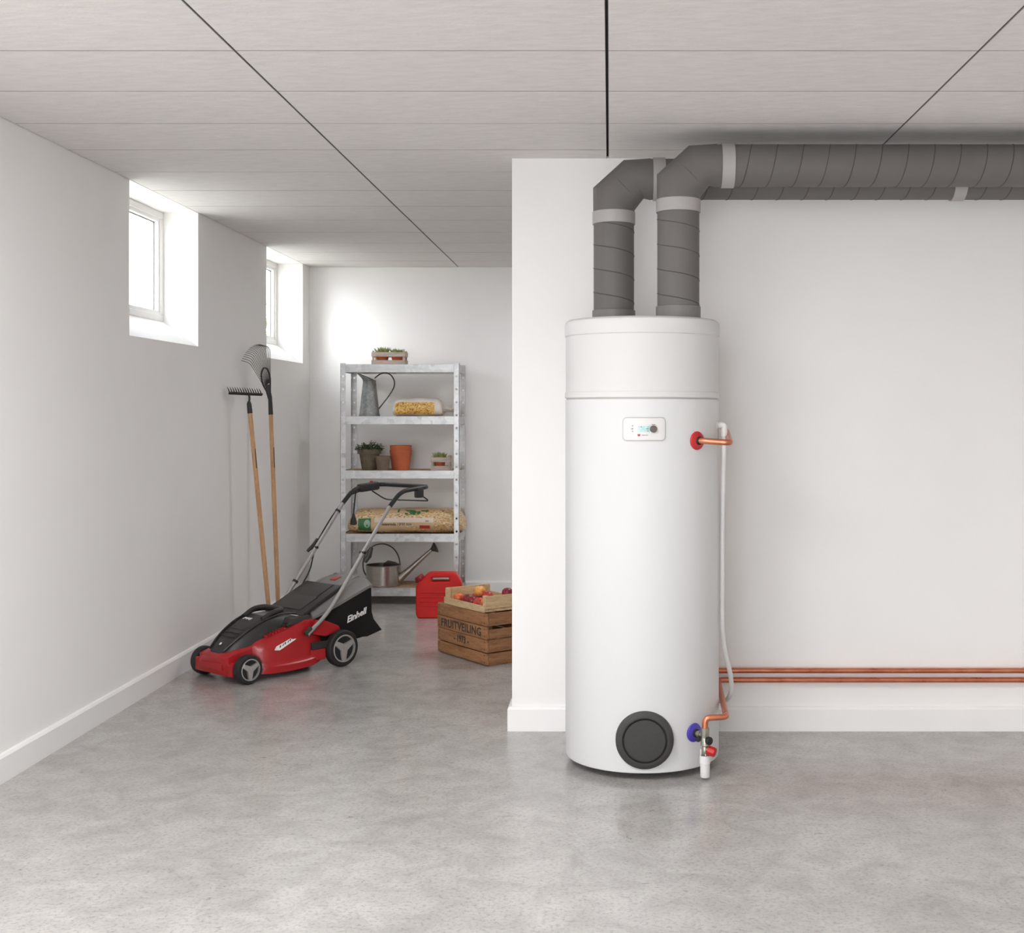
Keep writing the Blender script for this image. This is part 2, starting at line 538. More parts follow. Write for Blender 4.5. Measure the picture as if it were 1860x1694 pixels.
WIN = [(5.928, 6.92), (8.297, 9.28)]
XG = -2.507                                       # inner plane of the window frames
XO = XL - 0.262
ZS_IN, ZS_OUT = 1.774, 1.912
b = MB()
b.span((XO, YF, -0.15), (XL, YB + 0.2, ZS_IN))
edges = [YF] + [v for w in WIN for v in w] + [YB + 0.2]
for k in range(0, len(edges), 2):
    b.span((XO, edges[k], ZS_IN), (XL, edges[k + 1], ZC + 0.2))
for a0, a1 in WIN:
    b.span((XO, a0, ZC), (XL, a1, ZC + 0.2))
    sl = [(XL, ZS_IN), (XG, ZS_OUT), (XO, ZS_OUT - 0.02), (XO, ZS_IN)]
    b.prism(sl, a0, a1)
struct(b.build('wall_left', 'wall', angle=0), 'white plastered left wall with two deep window recesses')
struct(MB().span((XO, YB, -0.15), (XR + 0.2, YB + 0.2, ZC + 0.2)).build('wall_back', 'wall', angle=0), 'white back wall behind the metal shelf')
struct(MB().span((XE, YW, -0.1), (XR + 0.2, YW + 0.17, ZC + 0.01)).build('wall_right', 'wall', angle=0), 'white partition wall behind the water heater')
struct(MB().span((XR, YF, -0.15), (XR + 0.2, YB + 0.2, ZC + 0.2)).build('wall_side', 'wall', angle=0), 'white side wall on the far right')

b = MB()                                          # wall behind the viewer with an unseen opening added to let in light
b.span((XO, YF, -0.15), (DX0, YF + 0.2, ZC + 0.2)); b.span((DX1, YF, -0.15), (XR + 0.2, YF + 0.2, ZC + 0.2)); b.span((DX0, YF, DZ), (DX1, YF + 0.2, ZC + 0.2))
struct(b.build('wall_front', 'wall', angle=0), 'white wall behind the viewer with a wide added opening that lets in light')

def skirt(name, path, label):
    """sweep the skirting profile along wall-line points, room side on the right, corners mitred"""
    prof = [(0, 0), (0.019, 0), (0.019, 0.096), (0.012, 0.1055), (0.004, 0.1075), (0, 0.1075)]
    path = [Vector(p) for p in path]
    rings = []
    for i, p in enumerate(path):
        ns = []
        for q, r in ((i - 1, i), (i, i + 1)):
            if 0 <= q and r < len(path):
                d = (path[r] - path[q]).normalized()
                ns.append(Vector((d.y, -d.x, 0)))
        off = ns[0] if len(ns) == 1 else (ns[0] + ns[1]) / (1 + ns[0].dot(ns[1]))
        rings.append([p + off * a + Vector((0, 0, z)) for a, z in prof])
    struct(MB().rings(rings).build(name, 'trim', angle=0), label)
skirt('baseboard_left', [(XL, YF, 0), (XL, YB, 0)], 'white baseboard along the left wall')
skirt('baseboard_back', [(XL, YB, 0), (XR, YB, 0)], 'white baseboard along the back wall')
skirt('baseboard_right', [(XE, YW + 0.17, 0), (XE, YW, 0), (XR, YW, 0)], 'white baseboard wrapping the free end of the partition wall')

# ceiling: slab above, boards below with open joints
JX = [XL, -1.163, -0.008, 1.147, 2.302, XR]
rows = [3.82 + 0.4795 * k for k in range(-3, 13)]
rows = [r for r in rows if r < YB - 0.05] + [YB]
ceil_b = MB().span((XO, YF, ZC + 0.022), (XR + 0.2, YB + 0.2, ZC + 0.25))
ceil = struct(ceil_b.build('ceiling', 'joint', angle=0), 'ceiling of pale fibre boards with dark joints')
o = MB().span((XL, YF, ZC), (XR, rows[0] - 0.002, ZC + 0.022)).build('ceiling_field', 'ceil', ceil, 0)
pan = {}
for i in range(len(JX) - 1):
    for j in range(len(rows) - 1):
        if i >= 3 and rows[j] > YW + 0.2:
            continue
        if i == 2 and rows[j] > YW + 0.2:
            continue
        x0, x1 = JX[i] + (0.0040 if i == 2 else 0.0026), JX[i + 1] - (0.0040 if i == 1 else 0.0026)
        y0, y1 = rows[j] + 0.0018, rows[j + 1] - 0.0018
        key = (round(x1 - x0, 3), round(y1 - y0, 3))
        dz = random.uniform(-0.0002, 0.0002)
        if key not in pan:
            p = MB().box((0, 0, 0.011), (x1 - x0, y1 - y0, 0.022), bev=0.0016, seg=1).build('panel', 'ceil', ceil, 0)
            p.data.materials.append(M['edge'])
            for f_ in p.data.polygons:
                if abs(f_.normal.z) < 0.9:
                    f_.material_index = 1
            pan[key] = p
        else:
            p = pan[key].copy(); COL.objects.link(p)
        p.location = ((x0 + x1) / 2, (y0 + y1) / 2, ZC + dz)
# dark open area above the boards behind the partition is closed by one field
MB().span((JX[2], YW + 0.4, ZC), (XR, YB, ZC + 0.022)).build('ceiling_field', 'ceil', ceil, 0)

# windows
for k, (a0, a1) in enumerate(WIN):
    z0, z1 = ZS_OUT, ZC
    b = MB()
    fw = 0.038
    x0, x1 = XG - 0.06, XG
    b.span((x0, a0, z0), (x1, a1, z0 + fw), 0.004); b.span((x0, a0, z1 - fw), (x1, a1, z1), 0.004)
    b.span((x0, a0, z0 + fw), (x1, a0 + fw, z1 - fw), 0.002); b.span((x0, a1 - fw, z0 + fw), (x1, a1, z1 - fw), 0.002)
    win = struct(b.build('window_%d' % (k + 1), 'upvc', angle=0), ['white window frame in the recess nearer to the viewer', 'white window frame in the recess next to the back corner'][k])
    b = MB()
    sw = 0.026
    y0, y1, c0, c1 = a0 + fw - 0.006, a1 - fw + 0.006, z0 + fw - 0.006, z1 - fw + 0.006
    x0, x1 = XG - 0.05, XG - 0.008
    b.span((x0, y0, c0), (x1, y1, c0 + sw), 0.003); b.span((x0, y0, c1 - sw), (x1, y1, c1), 0.003)
    b.span((x0, y0, c0 + sw), (x1, y0 + sw, c1 - sw), 0.002); b.span((x0, y1 - sw, c0 + sw), (x1, y1, c1 - sw), 0.002)
    sash = b.build('sash', 'upvc', win, 0)
    b = MB()
    t = 0.005
    y0 += sw; y1 -= sw; c0 += sw; c1 -= sw
    x0, x1 = XG - 0.036, XG - 0.030
    b.span((x0, y0, c0), (x1, y1, c0 + t)); b.span((x0, y0, c1 - t), (x1, y1, c1))
    b.span((x0, y0, c0 + t), (x1, y0 + t, c1 - t)); b.span((x0, y1 - t, c0 + t), (x1, y1, c1 - t))
    b.build('gasket', 'gasket', sash, 0)
    MB().span((XG - 0.042, y0, c0), (XG - 0.038, y1, c1)).build('pane', 'glass', sash, 0)

# outside: gravel bed and a small tree seen through the rear window
struct(MB().span((-14, -2, 1.45), (XO, 22, 1.60)).build('ground', 'gravel', angle=0), 'pale gravel ground outside the windows')
tree = thing('small_tree', 'yellow green tree outside, seen through the window nearest the back corner', 'tree', (-4.15, 14.6, 1.60))
MB().tube([(0, 0, 0), (0.02, 0, 0.35), (-0.02, 0.02, 0.75)], 0.05, 8, radii=[0.06, 0.045, 0.03]).build('trunk', 'bark', tree)
b = MB()
for k in range(900):
    a, c, r = random.uniform(0, 2 * PI), random.uniform(-1, 1), random.uniform(0.2, 1) ** 0.5
    s = math.sqrt(1 - c * c)
    p = Vector((0.55 * r * s * math.cos(a), 0.5 * r * s * math.sin(a), 0.62 + 0.5 * r * c))
    b.leaf(p, (random.gauss(0, 1), random.gauss(0, 1), random.gauss(0, 1)), (0, 0, 1), 0.11, 0.06)
b.build('crown', 'tree_leaf', tree, 0)

# ------------------------------------------------------------------ water heater
TX, TY, TR = 0.132, 4.99, 0.310
tank = thing('water_heater', 'tall white cylindrical water heater with round black hatch near the floor', 'water heater', (TX, TY, 0))
Z0, ZT, ZSEAM = 0.028, 1.7725, 1.459
SEG = 96
MB().lathe([(0.10, Z0 + 0.02), (TR - 0.03, Z0 + 0.012), (TR - 0.008, Z0), (TR - 0.002, Z0 + 0.003), (TR, Z0 + 0.012), (TR, ZSEAM - 0.006)], SEG).build('body', 'enamel', tank)
MB().lathe([(TR - 0.004, ZSEAM - 0.008), (TR - 0.004, ZSEAM + 0.002)], SEG).build('seam', 'panel_edge', tank)
MB().lathe([(TR - 0.02, ZSEAM), (TR, ZSEAM), (TR + 0.0025, ZSEAM + 0.003), (TR + 0.0025, ZSEAM + 0.022), (TR - 0.001, ZSEAM + 0.026),
            (TR - 0.001, ZT - 0.068), (TR + 0.003, ZT - 0.064), (TR + 0.004, ZT - 0.02), (TR, ZT - 0.009), (TR - 0.012, ZT - 0.001), (TR - 0.03, ZT), (0.05, ZT), (0.01, ZT)], SEG).build('top_cap', 'capplastic', tank)
for k in range(3):
    a = PI / 2 + 2 * PI * k / 3
    MB().lathe([(0.024, 0), (0.028, 0.004), (0.028, 0.02), (0.018, 0.024), (0.018, Z0 + 0.02)], 16, Matrix.Translation((0.2 * math.cos(a), 0.2 * math.sin(a), 0))).build('foot', 'black_plastic', tank)
# hatch
hm = align((0, -1, 0), (0.002, -TR + 0.018, 0.157))
hatch = MB().lathe([(0.111, -0.015), (0.111, 0.018), (0.109, 0.025), (0.104, 0.028), (0.0855, 0.028)], 64, hm, cap=False).build('hatch_cover', 'black_plastic', tank)
MB().lathe([(0.0857, 0.029), (0.0835, 0.022), (0.0805, 0.022), (0.0785, 0.029)], 64, hm, cap=False).build('groove', 'groove', hatch)
MB().lathe([(0.079, 0.0275), (0.04, 0.0285), (0.002, 0.0288)], 64, hm).build('hatch_plate', 'black_plastic', hatch)
# control panel, wrapped round the body
def wrap(zc, off=0.0):
    def f(v):
        th = v.x / TR + off
        r = TR - v.y
        return Vector((r * math.sin(th), -r * math.cos(th), zc + v.z))
    return f
PZ = 1.339
def plate(w, h, r, y0, y1):
    b = MB()
    pts = rrect(w, h, r)
    rings = []
    for s, y in ((1.0, y0), (1.0, y1 + 0.0008), (0.994, y1)):
        rings.append([(p[0] * s, y, p[1] * s) for p in pts])
    # a grid-like front: stack of vertical strips keeps the face curved
    b.rings(rings, True, False)
    n = 16
    top = [b.bm.verts.new((0, 0, 0)) for _ in range(0)]
    xs = sorted(set(round(p[0] * 0.994, 6) for p in pts) | set(-w / 2 * 0.9 + w * 0.9 * k / n for k in range(n + 1)))
    def hy(x):
        ax = abs(x) / 0.994
        if ax <= w / 2 - r:
            return h / 2 * 0.994
        d = min(r, ax - (w / 2 - r))
        return (h / 2 - r + math.sqrt(max(0, r * r - d * d))) * 0.994
    up = [b.bm.verts.new((x, y1, hy(x))) for x in xs]
    dn = [b.bm.verts.new((x, y1, -hy(x))) for x in xs]
    for k in range(len(xs) - 1):
        b.bm.faces.new((dn[k], dn[k + 1], up[k + 1], up[k]))
    return b
P0 = 0.003
panel = plate(0.166, 0.091, 0.017, 0.004, -0.0025).build('control_panel', 'panel_edge', tank, 20, wrap(PZ))
plate(0.158, 0.084, 0.014, 0.004, -0.005).build('bezel', 'panel', panel, 20, wrap(PZ))
plate(0.146, 0.072, 0.010, 0.0, -0.0058).build('face', 'panel', panel, 20, wrap(PZ - 0.0005))
plate(0.045, 0.024, 0.002, 0.0, -0.0066).build('display', 'lcd', panel, 20, wrap(PZ + 0.0005, -0.0003 / TR))
def pf(dx, dz, out=0.0072):
    w = wrap(PZ)
    return lambda x, y, z: w(Vector((x + dx, -out - z, y + dz)))
for dx, dz, w_, h_ in ((-0.0105, 0.0083, 0.003, 0.003), (0.0125, 0.0015, 0.010, 0.005), (0.0135, -0.0065, 0.006, 0.003), (0.0145, 0.0085, 0.005, 0.002), (-0.0175, 0.0085, 0.004, 0.0014), (0.0, 0.0085, 0.003, 0.0014)):
    MB().box((dx, -0.0070, dz), (w_, 0.0008, h_)).build('display_mark', 'ink' if w_ < 0.0035 and dz > 0.008 and dx < -0.005 else 'ink_soft', panel, 0, wrap(PZ))
km = Matrix.Translation((0, 0, 0))
w = wrap(PZ)
kc = w(Vector((0.0345, -0.004, 0.0005)))
MB().lathe([(0.0137, 0), (0.0137, 0.008), (0.0125, 0.0105), (0.006, 0.011), (0.001, 0.011)], 36, align(Vector((math.sin(0.0345 / TR), -math.cos(0.0345 / TR), 0)), kc)).build('knob', 'knob', panel)
MB().box((0.0345, -0.0062, 0.0175), (0.014, 0.0008, 0.0018)).build('knob_mark', 'ink', panel, 0, wrap(PZ))
for s in (-1, 1):
    MB().box((0.0345 + s * 0.0115, -0.0062, 0.0145), (0.003, 0.0008, 0.0012)).build('knob_mark', 'ink_soft', panel, 0, wrap(PZ))
for dz, dark in ((0.0125, 0), (0.0015, 0), (-0.0085, 0)):
    MB().lathe([(0.0028, -0.001), (0.0024, 0.001), (0.0005, 0.001)], 12, align((-0.15, -1, 0), w(Vector((-0.0435, -0.006, dz))))).build('button', 'ink_soft', panel)
MB().lathe([(0.0014, -0.001), (0.0012, 0.001), (0.0003, 0.001)], 12, align((-0.15, -1, 0), w(Vector((-0.048, -0.006, 0.001))))).build('status_light', 'ink', panel)
# logo: red disc with a notch cut out of its top, then two tiny words
b = MB()
pts = [(0.0, 0.0)] + [(0.0052 * math.sin(a), 0.0052 * math.cos(a)) for a in [0.25 + k * (2 * PI - 0.75) / 18 for k in range(19)]]
b.prism([(p[0] - 0.0198, p[1] - 0.0222) for p in pts], -0.0055, -0.0066)
b.build('logo', 'logo_red', panel, 0, wrap(PZ))
text('logo_lettering', 'saunier duval', 0.0052, 'ink', panel, pf(0.0028, -0.0225, 0.0063), 0.82)
# red and blue rosettes
for nm, th, zc, mat in (('hot_rosette', 42.0, 1.2935, 'red_plastic'), ('cold_rosette', 39.0, 0.168, 'blue_plastic')):
    t = math.radians(th)
    d = Vector((math.sin(t), -math.cos(t), 0))
    mt4 = align(d, d * (TR - 0.002) + Vector((0, 0, zc)))
    ro = MB().lathe([(0.037, -0.012), (0.0375, 0.000), (0.0345, 0.006), (0.024, 0.009), (0.016, 0.012), (0.0145, 0.004)], 40, mt4).build(nm, mat, tank)
    MB().lathe([(0.0165, 0.0), (0.0165, 0.016), (0.015, 0.018), (0.005, 0.018)], 24, mt4).build('bush', 'groove', ro)
# drain outlet high on the side
t = math.radians(74)
d = Vector((math.sin(t), -math.cos(t), 0))
no = MB().cyl(d * (TR - 0.01) + Vector((0, 0, 1.352)), d * (TR + 0.02) + Vector((0, 0, 1.352)), 0.011, None, 20).build('condensate_outlet', 'white_tube', tank)
MB().lathe([(0.015, -0.004), (0.015, 0.003), (0.012, 0.005), (0.004, 0.005)], 20, align(d, d * TR + Vector((0, 0, 1.352)))).build('flange', 'white_tube', no)

# condensate hose
p = d * (TR + 0.022) + Vector((TX, TY, 1.352))
hose = thing('condensate_hose', 'milky white hose hanging down the right side of the water heater', 'hose', p)
pts = [(p.x - 0.012, p.y, 1.352), (p.x + 0.006, p.y, 1.352), (p.x + 0.006, p.y + 0.005, 1.30), (0.453, 4.94, 1.0), (0.452, 4.95, 0.55), (0.464, 4.98, 0.44), (0.494, 5.02, 0.34), (0.503, 5.06, 0.26), (0.492, 5.12, 0.205), (0.458, 5.20, 0.183), (0.40, 5.27, 0.178)]
pts = [Vector(q) - p for q in pts]
sm = fillet(pts, [0.018, 0.1, 0.2, 0.08, 0.06, 0.05, 0.04, 0.05, 0.04], 5)
MB().tube(sm, 0.0095, 12).build('hose_tube', 'white_tube', hose)
e = MB().tube(fillet([pts[0], pts[1], pts[1] + Vector((0, 0.001, -0.045))], 0.016, 6), 0.0125, 14).build('elbow', 'white_tube', hose)

# ------------------------------------------------------------------ copper pipes
CR = 0.0118
t = math.radians(42)
s0 = Vector((TX + (TR + 0.01) * math.sin(t), TY - (TR + 0.01) * math.cos(t), 1.2935))
hot = thing('copper_pipe', 'copper pipe leaving the red rosette, upper of the two wall runs', 'pipe', s0)
zu, zl, yw = 0.270, 0.2285, 5.405
path = [s0, (s0.x + 0.022, s0.y - 0.018, 1.2925), (0.462, 4.715, 1.287), (0.487, 5.10, 1.322), (0.488, 5.375, 1.348), (0.40, 5.375, 1.344), (0.40, yw - 0.01, zu + 0.05), (0.40, yw, zu), (0.6, yw, zu), (XR - 0.003, yw, zu)]
path = [Vector(q) - s0 for q in path]
MB().tube(fillet(path, [0.012, 0.024, 0.05, 0.04, 0.03, 0.02, 0.02, 0.02], 6), CR, 16).build('pipe_run', 'copper', hot)
vx, vy = 0.365, 4.702
c0 = Vector((vx, vy, 0.192))
cold = thing('copper_pipe', 'copper pipe rising from the valve by the floor, lower of the wall runs', 'pipe', c0)
path = [c0, (vx, vy, 0.236), (0.447, vy + 0.005, 0.239), (0.476, yw, zl), (XR - 0.003, yw, zl)]
path = [Vector(q) - c0 for q in path]
MB().tube(fillet(path, [0.03, 0.024, 0.025], 7), CR, 16).build('pipe_run', 'copper', cold)

# safety valve on the cold inlet
valve = thing('safety_valve', 'nickel safety valve with red knob and white drain cup under the blue rosette', 'valve', (vx, vy, 0))
t = math.radians(39)
d = Vector((math.sin(t), -math.cos(t), 0))
zc = 0.168
b = MB()
b.cyl((0, 0, 0.155), (0, 0, 0.198), 0.0165, None, 8)
b.lathe([(0.012, 0.128), (0.0175, 0.132), (0.0175, 0.158), (0.0145, 0.163)], 20)
b.lathe([(0.011, 0.10), (0.0135, 0.104), (0.0135, 0.122), (0.010, 0.128), (0.010, 0.135)], 18)
b.build('valve_body', 'brass', valve)
b = MB()
b.cyl(-d * 0.047 + Vector((0, 0, zc)), Vector((0, 0, zc)), 0.010, None, 18)
b.cyl(-d * 0.038 + Vector((0, 0, zc)), -d * 0.024 + Vector((0, 0, zc)), 0.0145, None, 6)
b.build('inlet_nut', 'brass', valve)
MB().lathe([(0.0085, 0), (0.0095, 0.004), (0.0095, 0.016), (0.004, 0.018)], 18, align((-0.35, -0.9, -0.2), (-0.022, 0.006, 0.158))).build('test_cap', 'groove', valve)
e1 = Vector((0.6, -0.8, 0))
b = MB(); b.cyl((0, 0, 0.153), Vector((0, 0, 0.153)) + e1 * 0.018, 0.009, None, 14)
b.lathe([(0.014, 0), (0.0155, 0.003), (0.0155, 0.012), (0.013, 0.0145), (0.003, 0.0145)], 24, align(e1, Vector((0, 0, 0.153)) + e1 * 0.016))
b.build('side_cap', 'groove', valve)
e2 = Vector((0.86, -0.45, -0.22)).normalized()
b = MB(); b.cyl((0, 0, 0.118), Vector((0, 0, 0.118)) + e2 * 0.016, 0.010, None, 14); b.build('relief_stem', 'brass', valve)
kn = []
for z in (0, 0.003, 0.026, 0.031, 0.033):
    rr = {0: 0.015, 0.003: 0.0175, 0.026: 0.0185, 0.031: 0.016, 0.033: 0.008}[z]
    mm = align(e2, Vector((0, 0, 0.118)) + e2 * 0.012)
    kn.append([mm @ Vector((rr * (1 + 0.05 * math.cos(8 * a)) * math.cos(a), rr * (1 + 0.05 * math.cos(8 * a)) * math.sin(a), z)) for a in [2 * PI * k / 48 for k in range(48)]])
MB().rings(kn).build('red_knob', 'knob_red', valve)
b = MB()
b.tube([(0, 0, 0.105), (0.006, -0.004, 0.082)], 0.0075, 12); b.build('drain_spout', 'brass', valve)
MB().lathe([(0.004, 0.0105), (0.0165, 0.0105), (0.0185, 0.014), (0.0185, 0.062), (0.0205, 0.064), (0.0205, 0.094), (0.0185, 0.094), (0.0185, 0.066), (0.004, 0.064)], 28).build('drain_cup', 'white_tube', valve)
for s in (-1, 1):
    MB().box((s * 0.016, 0.008, 0.100), (0.004, 0.01, 0.03)).build('cup_bracket', 'white_tube', valve, 0)

# ------------------------------------------------------------------ air ducts
DR = 0.0835
def helix(b, base, axis, u, v, r, length, pitch, phase, rr):
    n = int(length / pitch * 40)
    pts = []
    for k in range(n + 1):
        s = length * k / n
        a = phase - 2 * PI * s / pitch
        pts.append(Vector(base) + Vector(axis) * s + (Vector(u) * math.cos(a) + Vector(v) * math.sin(a)) * r)
    b.tube(pts, rr, 5)
def duct(label, x, y, zc, zband, xbands, phase):
    base = Vector((x, y, ZT - 0.002))
    d = thing('air_duct', label, 'duct', base)
    a = 0.082
    zr = zc - base.z
    up_end = zr - a - 0.06
    MB().cyl((0, 0, 0), (0, 0, up_end), DR, None, 56).build('riser_pipe', 'duct', d)
    MB().tube([(0, 0, up_end - 0.005), (0, 0, zr - a), (a, 0, zr), (a + 0.07, 0, zr)], DR + 0.0015, 56).build('elbow', 'duct', d)
    mid = Vector((a / 2, 0, zr - a / 2))
    MB().lathe([(DR + 0.001, -0.0012), (DR + 0.0028, 0), (DR + 0.001, 0.0012)], 56, align((1, 0, 1), mid), cap=False).build('elbow_seam', 'duct_seam', d)
    x1 = XR - x
    MB().cyl((a + 0.065, 0, zr), (x1, 0, zr), DR, None, 56).build('ceiling_pipe', 'duct', d)
    b = MB(); helix(b, (0, 0, 0.05), (0, 0, 1), (1, 0, 0), (0, 1, 0), DR, zband - base.z - 0.06, 0.098, phase, 0.0019); b.build('spiral_seam', 'duct_seam', d)
    b = MB(); helix(b, (xbands[0] - x, 0, zr), (1, 0, 0), (0, 1, 0), (0, 0, 1), DR, x1 - xbands[0] + x - 0.01, 0.1035, phase + 1, 0.0019); b.build('spiral_seam', 'duct_seam', d)
    def band(m):
        MB().lathe([(DR, -0.0255), (DR + 0.005, -0.025), (DR + 0.005, 0.025), (DR, 0.0255)], 56, m).build('band', 'band', d)
    band(Matrix.Translation((0, 0, zband - base.z)))
    for xb in xbands:
        band(align((1, 0, 0), (xb - x, 0, zr)))
    MB().lathe([(DR, 0.0), (DR + 0.0055, 0.0), (DR + 0.0055, 0.052), (DR, 0.0535)], 56).build('base_collar', 'collar', d)
duct('grey ceiling duct in front, rising from the right of the heater top', 0.274, 4.90, 2.384, 2.222, [0.469], 0.4)
duct('grey duct further back, rising from the left of the heater top', 0.018, 5.09, 2.366, 2.204, [0.205, 1.437], 2.0)

# ------------------------------------------------------------------ shelf rack
SX0, SX1, SY0, SY1 = -1.967, -1.099, 9.00, 9.40
rack = thing('shelf_rack', 'galvanised metal shelf rack with five chipboard shelves against the back wall', 'shelf', ((SX0 + SX1) / 2, (SY0 + SY1) / 2, 0))
sw, sd = (SX1 - SX0) / 2, (SY1 - SY0) / 2
ZTOP = 1.765
LEV = [1.752, 1.372, 0.975, 0.512, 0.116]
def post(sx, sy):
    b = MB(); pw, th = 0.038, 0.0022
    cx, cy = sx * sw, sy * sd
    z = 0.0
    step = 0.0945
    cuts = []
    k = 0.055
    while k < ZTOP - 0.03:
        cuts.append((k, k + 0.014)); k += step
    segs = []
    last = 0
    for a, c in cuts:
        segs.append((last, a, 0)); segs.append((a, c, 1)); last = c
    segs.append((last, ZTOP, 0))
    for a, c, hole in segs:
        for plate_dir in (0, 1):
            if plate_dir == 0:       # plate parallel to the front
                xa, xb = sorted((cx, cx - sx * pw)); ya, yb = sorted((cy, cy - sy * th))
                if hole:
                    b.span((xa, ya, a), (xa + 0.012, yb, c)); b.span((xb - 0.012, ya, a), (xb, yb, c))
                else:
                    b.span((xa, ya, a), (xb, yb, c))
            else:
                xa, xb = sorted((cx, cx - sx * th)); ya, yb = sorted((cy, cy - sy * pw))
                if hole:
                    b.span((xa, ya, a), (xb, ya + 0.012, c)); b.span((xa, yb - 0.012, a), (xb, yb, c))
                else:
                    b.span((xa, ya, a), (xb, yb, c))
    b.box((cx - sx * pw / 2, cy - sy * pw / 2, 0.003), (pw + 0.004, pw + 0.004, 0.006), bev=0.001)
    return b.build('post', 'galv', rack, 0)
for sx in (-1, 1):
    for sy in (-1, 1):
        post(sx, sy)
bh = 0.058
for z in LEV:
    for sy in (-1, 1):
        b = MB(); y = sy * (sd - 0.004)
        b.box((0, y, z - bh / 2 + 0.004), (2 * sw - 0.076, 0.003, bh), bev=0.001, seg=1)
        b.box((0, y - sy * 0.009, z + 0.0035), (2 * sw - 0.076, 0.018, 0.003)); b.box((0, y - sy * 0.008, z - bh + 0.005), (2 * sw - 0.076, 0.016, 0.003))
        b.build('beam', 'galv', rack, 0)
    for sx in (-1, 1):
        b = MB(); x = sx * (sw - 0.004)
        b.box((x, 0, z - bh / 2 + 0.004), (0.003, 2 * sd - 0.076, bh), bev=0.001, seg=1)
        b.box((x - sx * 0.009, 0, z - bh + 0.005), (0.018, 2 * sd - 0.076, 0.003))
        b.build('side_beam', 'galv', rack, 0)
    MB().box((0, 0, z - 0.005), (2 * sw - 0.03, 2 * sd - 0.030, 0.0098)).build('shelf_board', 'board', rack, 0)
LZ = [z for z in LEV]

# ------------------------------------------------------------------ slatted planters with succulents
def succulent(label, x, y, z, rad, h, n, group, tall=1.0, pot_mat='terracotta'):
    t = thing('potted_succulent', label, 'plant', (x, y, z), random.uniform(0, 6), group)
    MB().lathe([(0.004, 0.0), (rad * 0.72, 0.0), (rad, h * 0.8), (rad * 1.08, h * 0.8), (rad * 1.08, h), (rad * 0.96, h), (rad * 0.93, h * 0.88), (0.004, h * 0.88)], 24).build('pot', pot_mat, t)
    b = MB()
    for k in range(n):
        a = random.uniform(0, 2 * PI)
        r = rad * 0.85 * math.sqrt(random.random())
        base = Vector((r * math.cos(a), r * math.sin(a), h * 0.86))
        for q in range(7):
            aa = a + q * 2.4
            dd = Vector((math.cos(aa) * 0.7, math.sin(aa) * 0.7, random.uniform(0.6, 1.6))).normalized()
            ln = random.uniform(0.022, 0.040) * tall
            b.tube([base, base + dd * ln * 0.5, base + dd * ln], 0.004, 5, radii=[0.0025, 0.0042, 0.0006])
    b.build('leaves', 'leaf_fresh', t, 60)
    return t
def planter(label, x, y, z, w_, d_, h_, bars=1):
    t = thing('slatted_planter', label, 'planter', (x, y, z))
    th = 0.006
    for sx in (-1, 1):
        for sy in (-1, 1):
            MB().box((sx * (w_ / 2 - 0.012), sy * (d_ / 2 - 0.012), h_ / 2 + 0.006), (0.014, 0.014, h_ + 0.012), bev=0.001, seg=1).build('post', 'grey_wood', t, 0)
    sh = h_ * 0.36
    for zz in (sh / 2, h_ - sh / 2):
        for sy in (-1, 1):
            MB().box((0, sy * (d_ / 2 - 0.002), zz), (w_, th, sh), bev=0.001, seg=1).build('slat', 'grey_wood', t, 0)
        for sx in (-1, 1):
            MB().box((sx * (w_ / 2 - 0.002), 0, zz), (th, d_ - 0.008, sh), bev=0.001, seg=1).build('slat', 'grey_wood', t, 0)
    MB().box((0, 0, 0.004), (w_ - 0.012, d_ - 0.012, 0.008)).build('bottom_board', 'grey_wood', t, 0)
    return t
px = lambda p, y: (p - XV) * y / F_PX
yy = 9.14
zt = LZ[0] + 0.005
planter('pale slatted wooden planter standing on top of the rack', px(708, yy), yy, zt, 0.248, 0.13, 0.092)
succulent('spiky green succulent in the left half of the planter on the rack top', px(695, yy), yy, zt + 0.008, 0.048, 0.088, 14, 'succulents in the rack top planter', 1.5)
succulent('spiky green succulent in the right half of the planter on the rack top', px(722, yy), yy, zt + 0.008, 0.048, 0.086, 12, 'succulents in the rack top planter', 1.25)
yy = 9.13
zt = LZ[2] + 0.0006
planter('small pale slatted planter on the shelf with flower pots', px(802, yy), yy, zt, 0.145, 0.12, 0.098)
succulent('rounded green succulent in the small slatted planter beside the right rack post', px(799, yy), yy, zt + 0.008, 0.044, 0.094, 16, None, 1.35)

# ------------------------------------------------------------------ zinc pitcher
yy = 9.20
PXc = px(671, yy)
pit = thing('zinc_pitcher', 'tall tapered zinc pitcher with a wire loop handle', 'pitcher', (PXc, yy, LZ[1] + 0.0006))
rings = []
for r, z in ((0.004, 0.0), (0.076, 0.0), (0.078, 0.006), (0.0765, 0.018), (0.074, 0.02), (0.060, 0.15), (0.047, 0.272)):
    rings.append([(r * math.cos(a), r * math.sin(a), z) for a in [2 * PI * k / 36 for k in range(36)]])
MB().rings(rings, True, True).build('body', 'zinc', pit)
rings = []
for s, r, off, tilt in ((0, 0.0475, 0, 0), (0.3, 0.050, -0.008, 0.18), (1, 0.063, -0.030, 0.42), (1.0, 0.060, -0.030, 0.42), (0.3, 0.047, -0.008, 0.18)):
    ring = []
    for k in range(36):
        a = 2 * PI * k / 36
        x, y = r * math.cos(a) * (1.12 if math.cos(a) < 0 and s == 1 else 1), r * math.sin(a) * (0.85 if s == 1 else 1)
        ring.append((x + off, y, 0.270 + s * 0.032 - tilt * (x + 0.0) * (1 if s else 0)))
    rings.append(ring)
MB().rings(rings, True, False).build('spout_collar', 'zinc', pit)
b = MB()
b.rings([[(r * math.cos(a), r * math.sin(a), z) for a in [2 * PI * k / 36 for k in range(36)]] for r, z in ((0.0475, 0.266), (0.0505, 0.269), (0.0475, 0.272))], True, False)
b.build('rim_bead', 'zinc', pit)
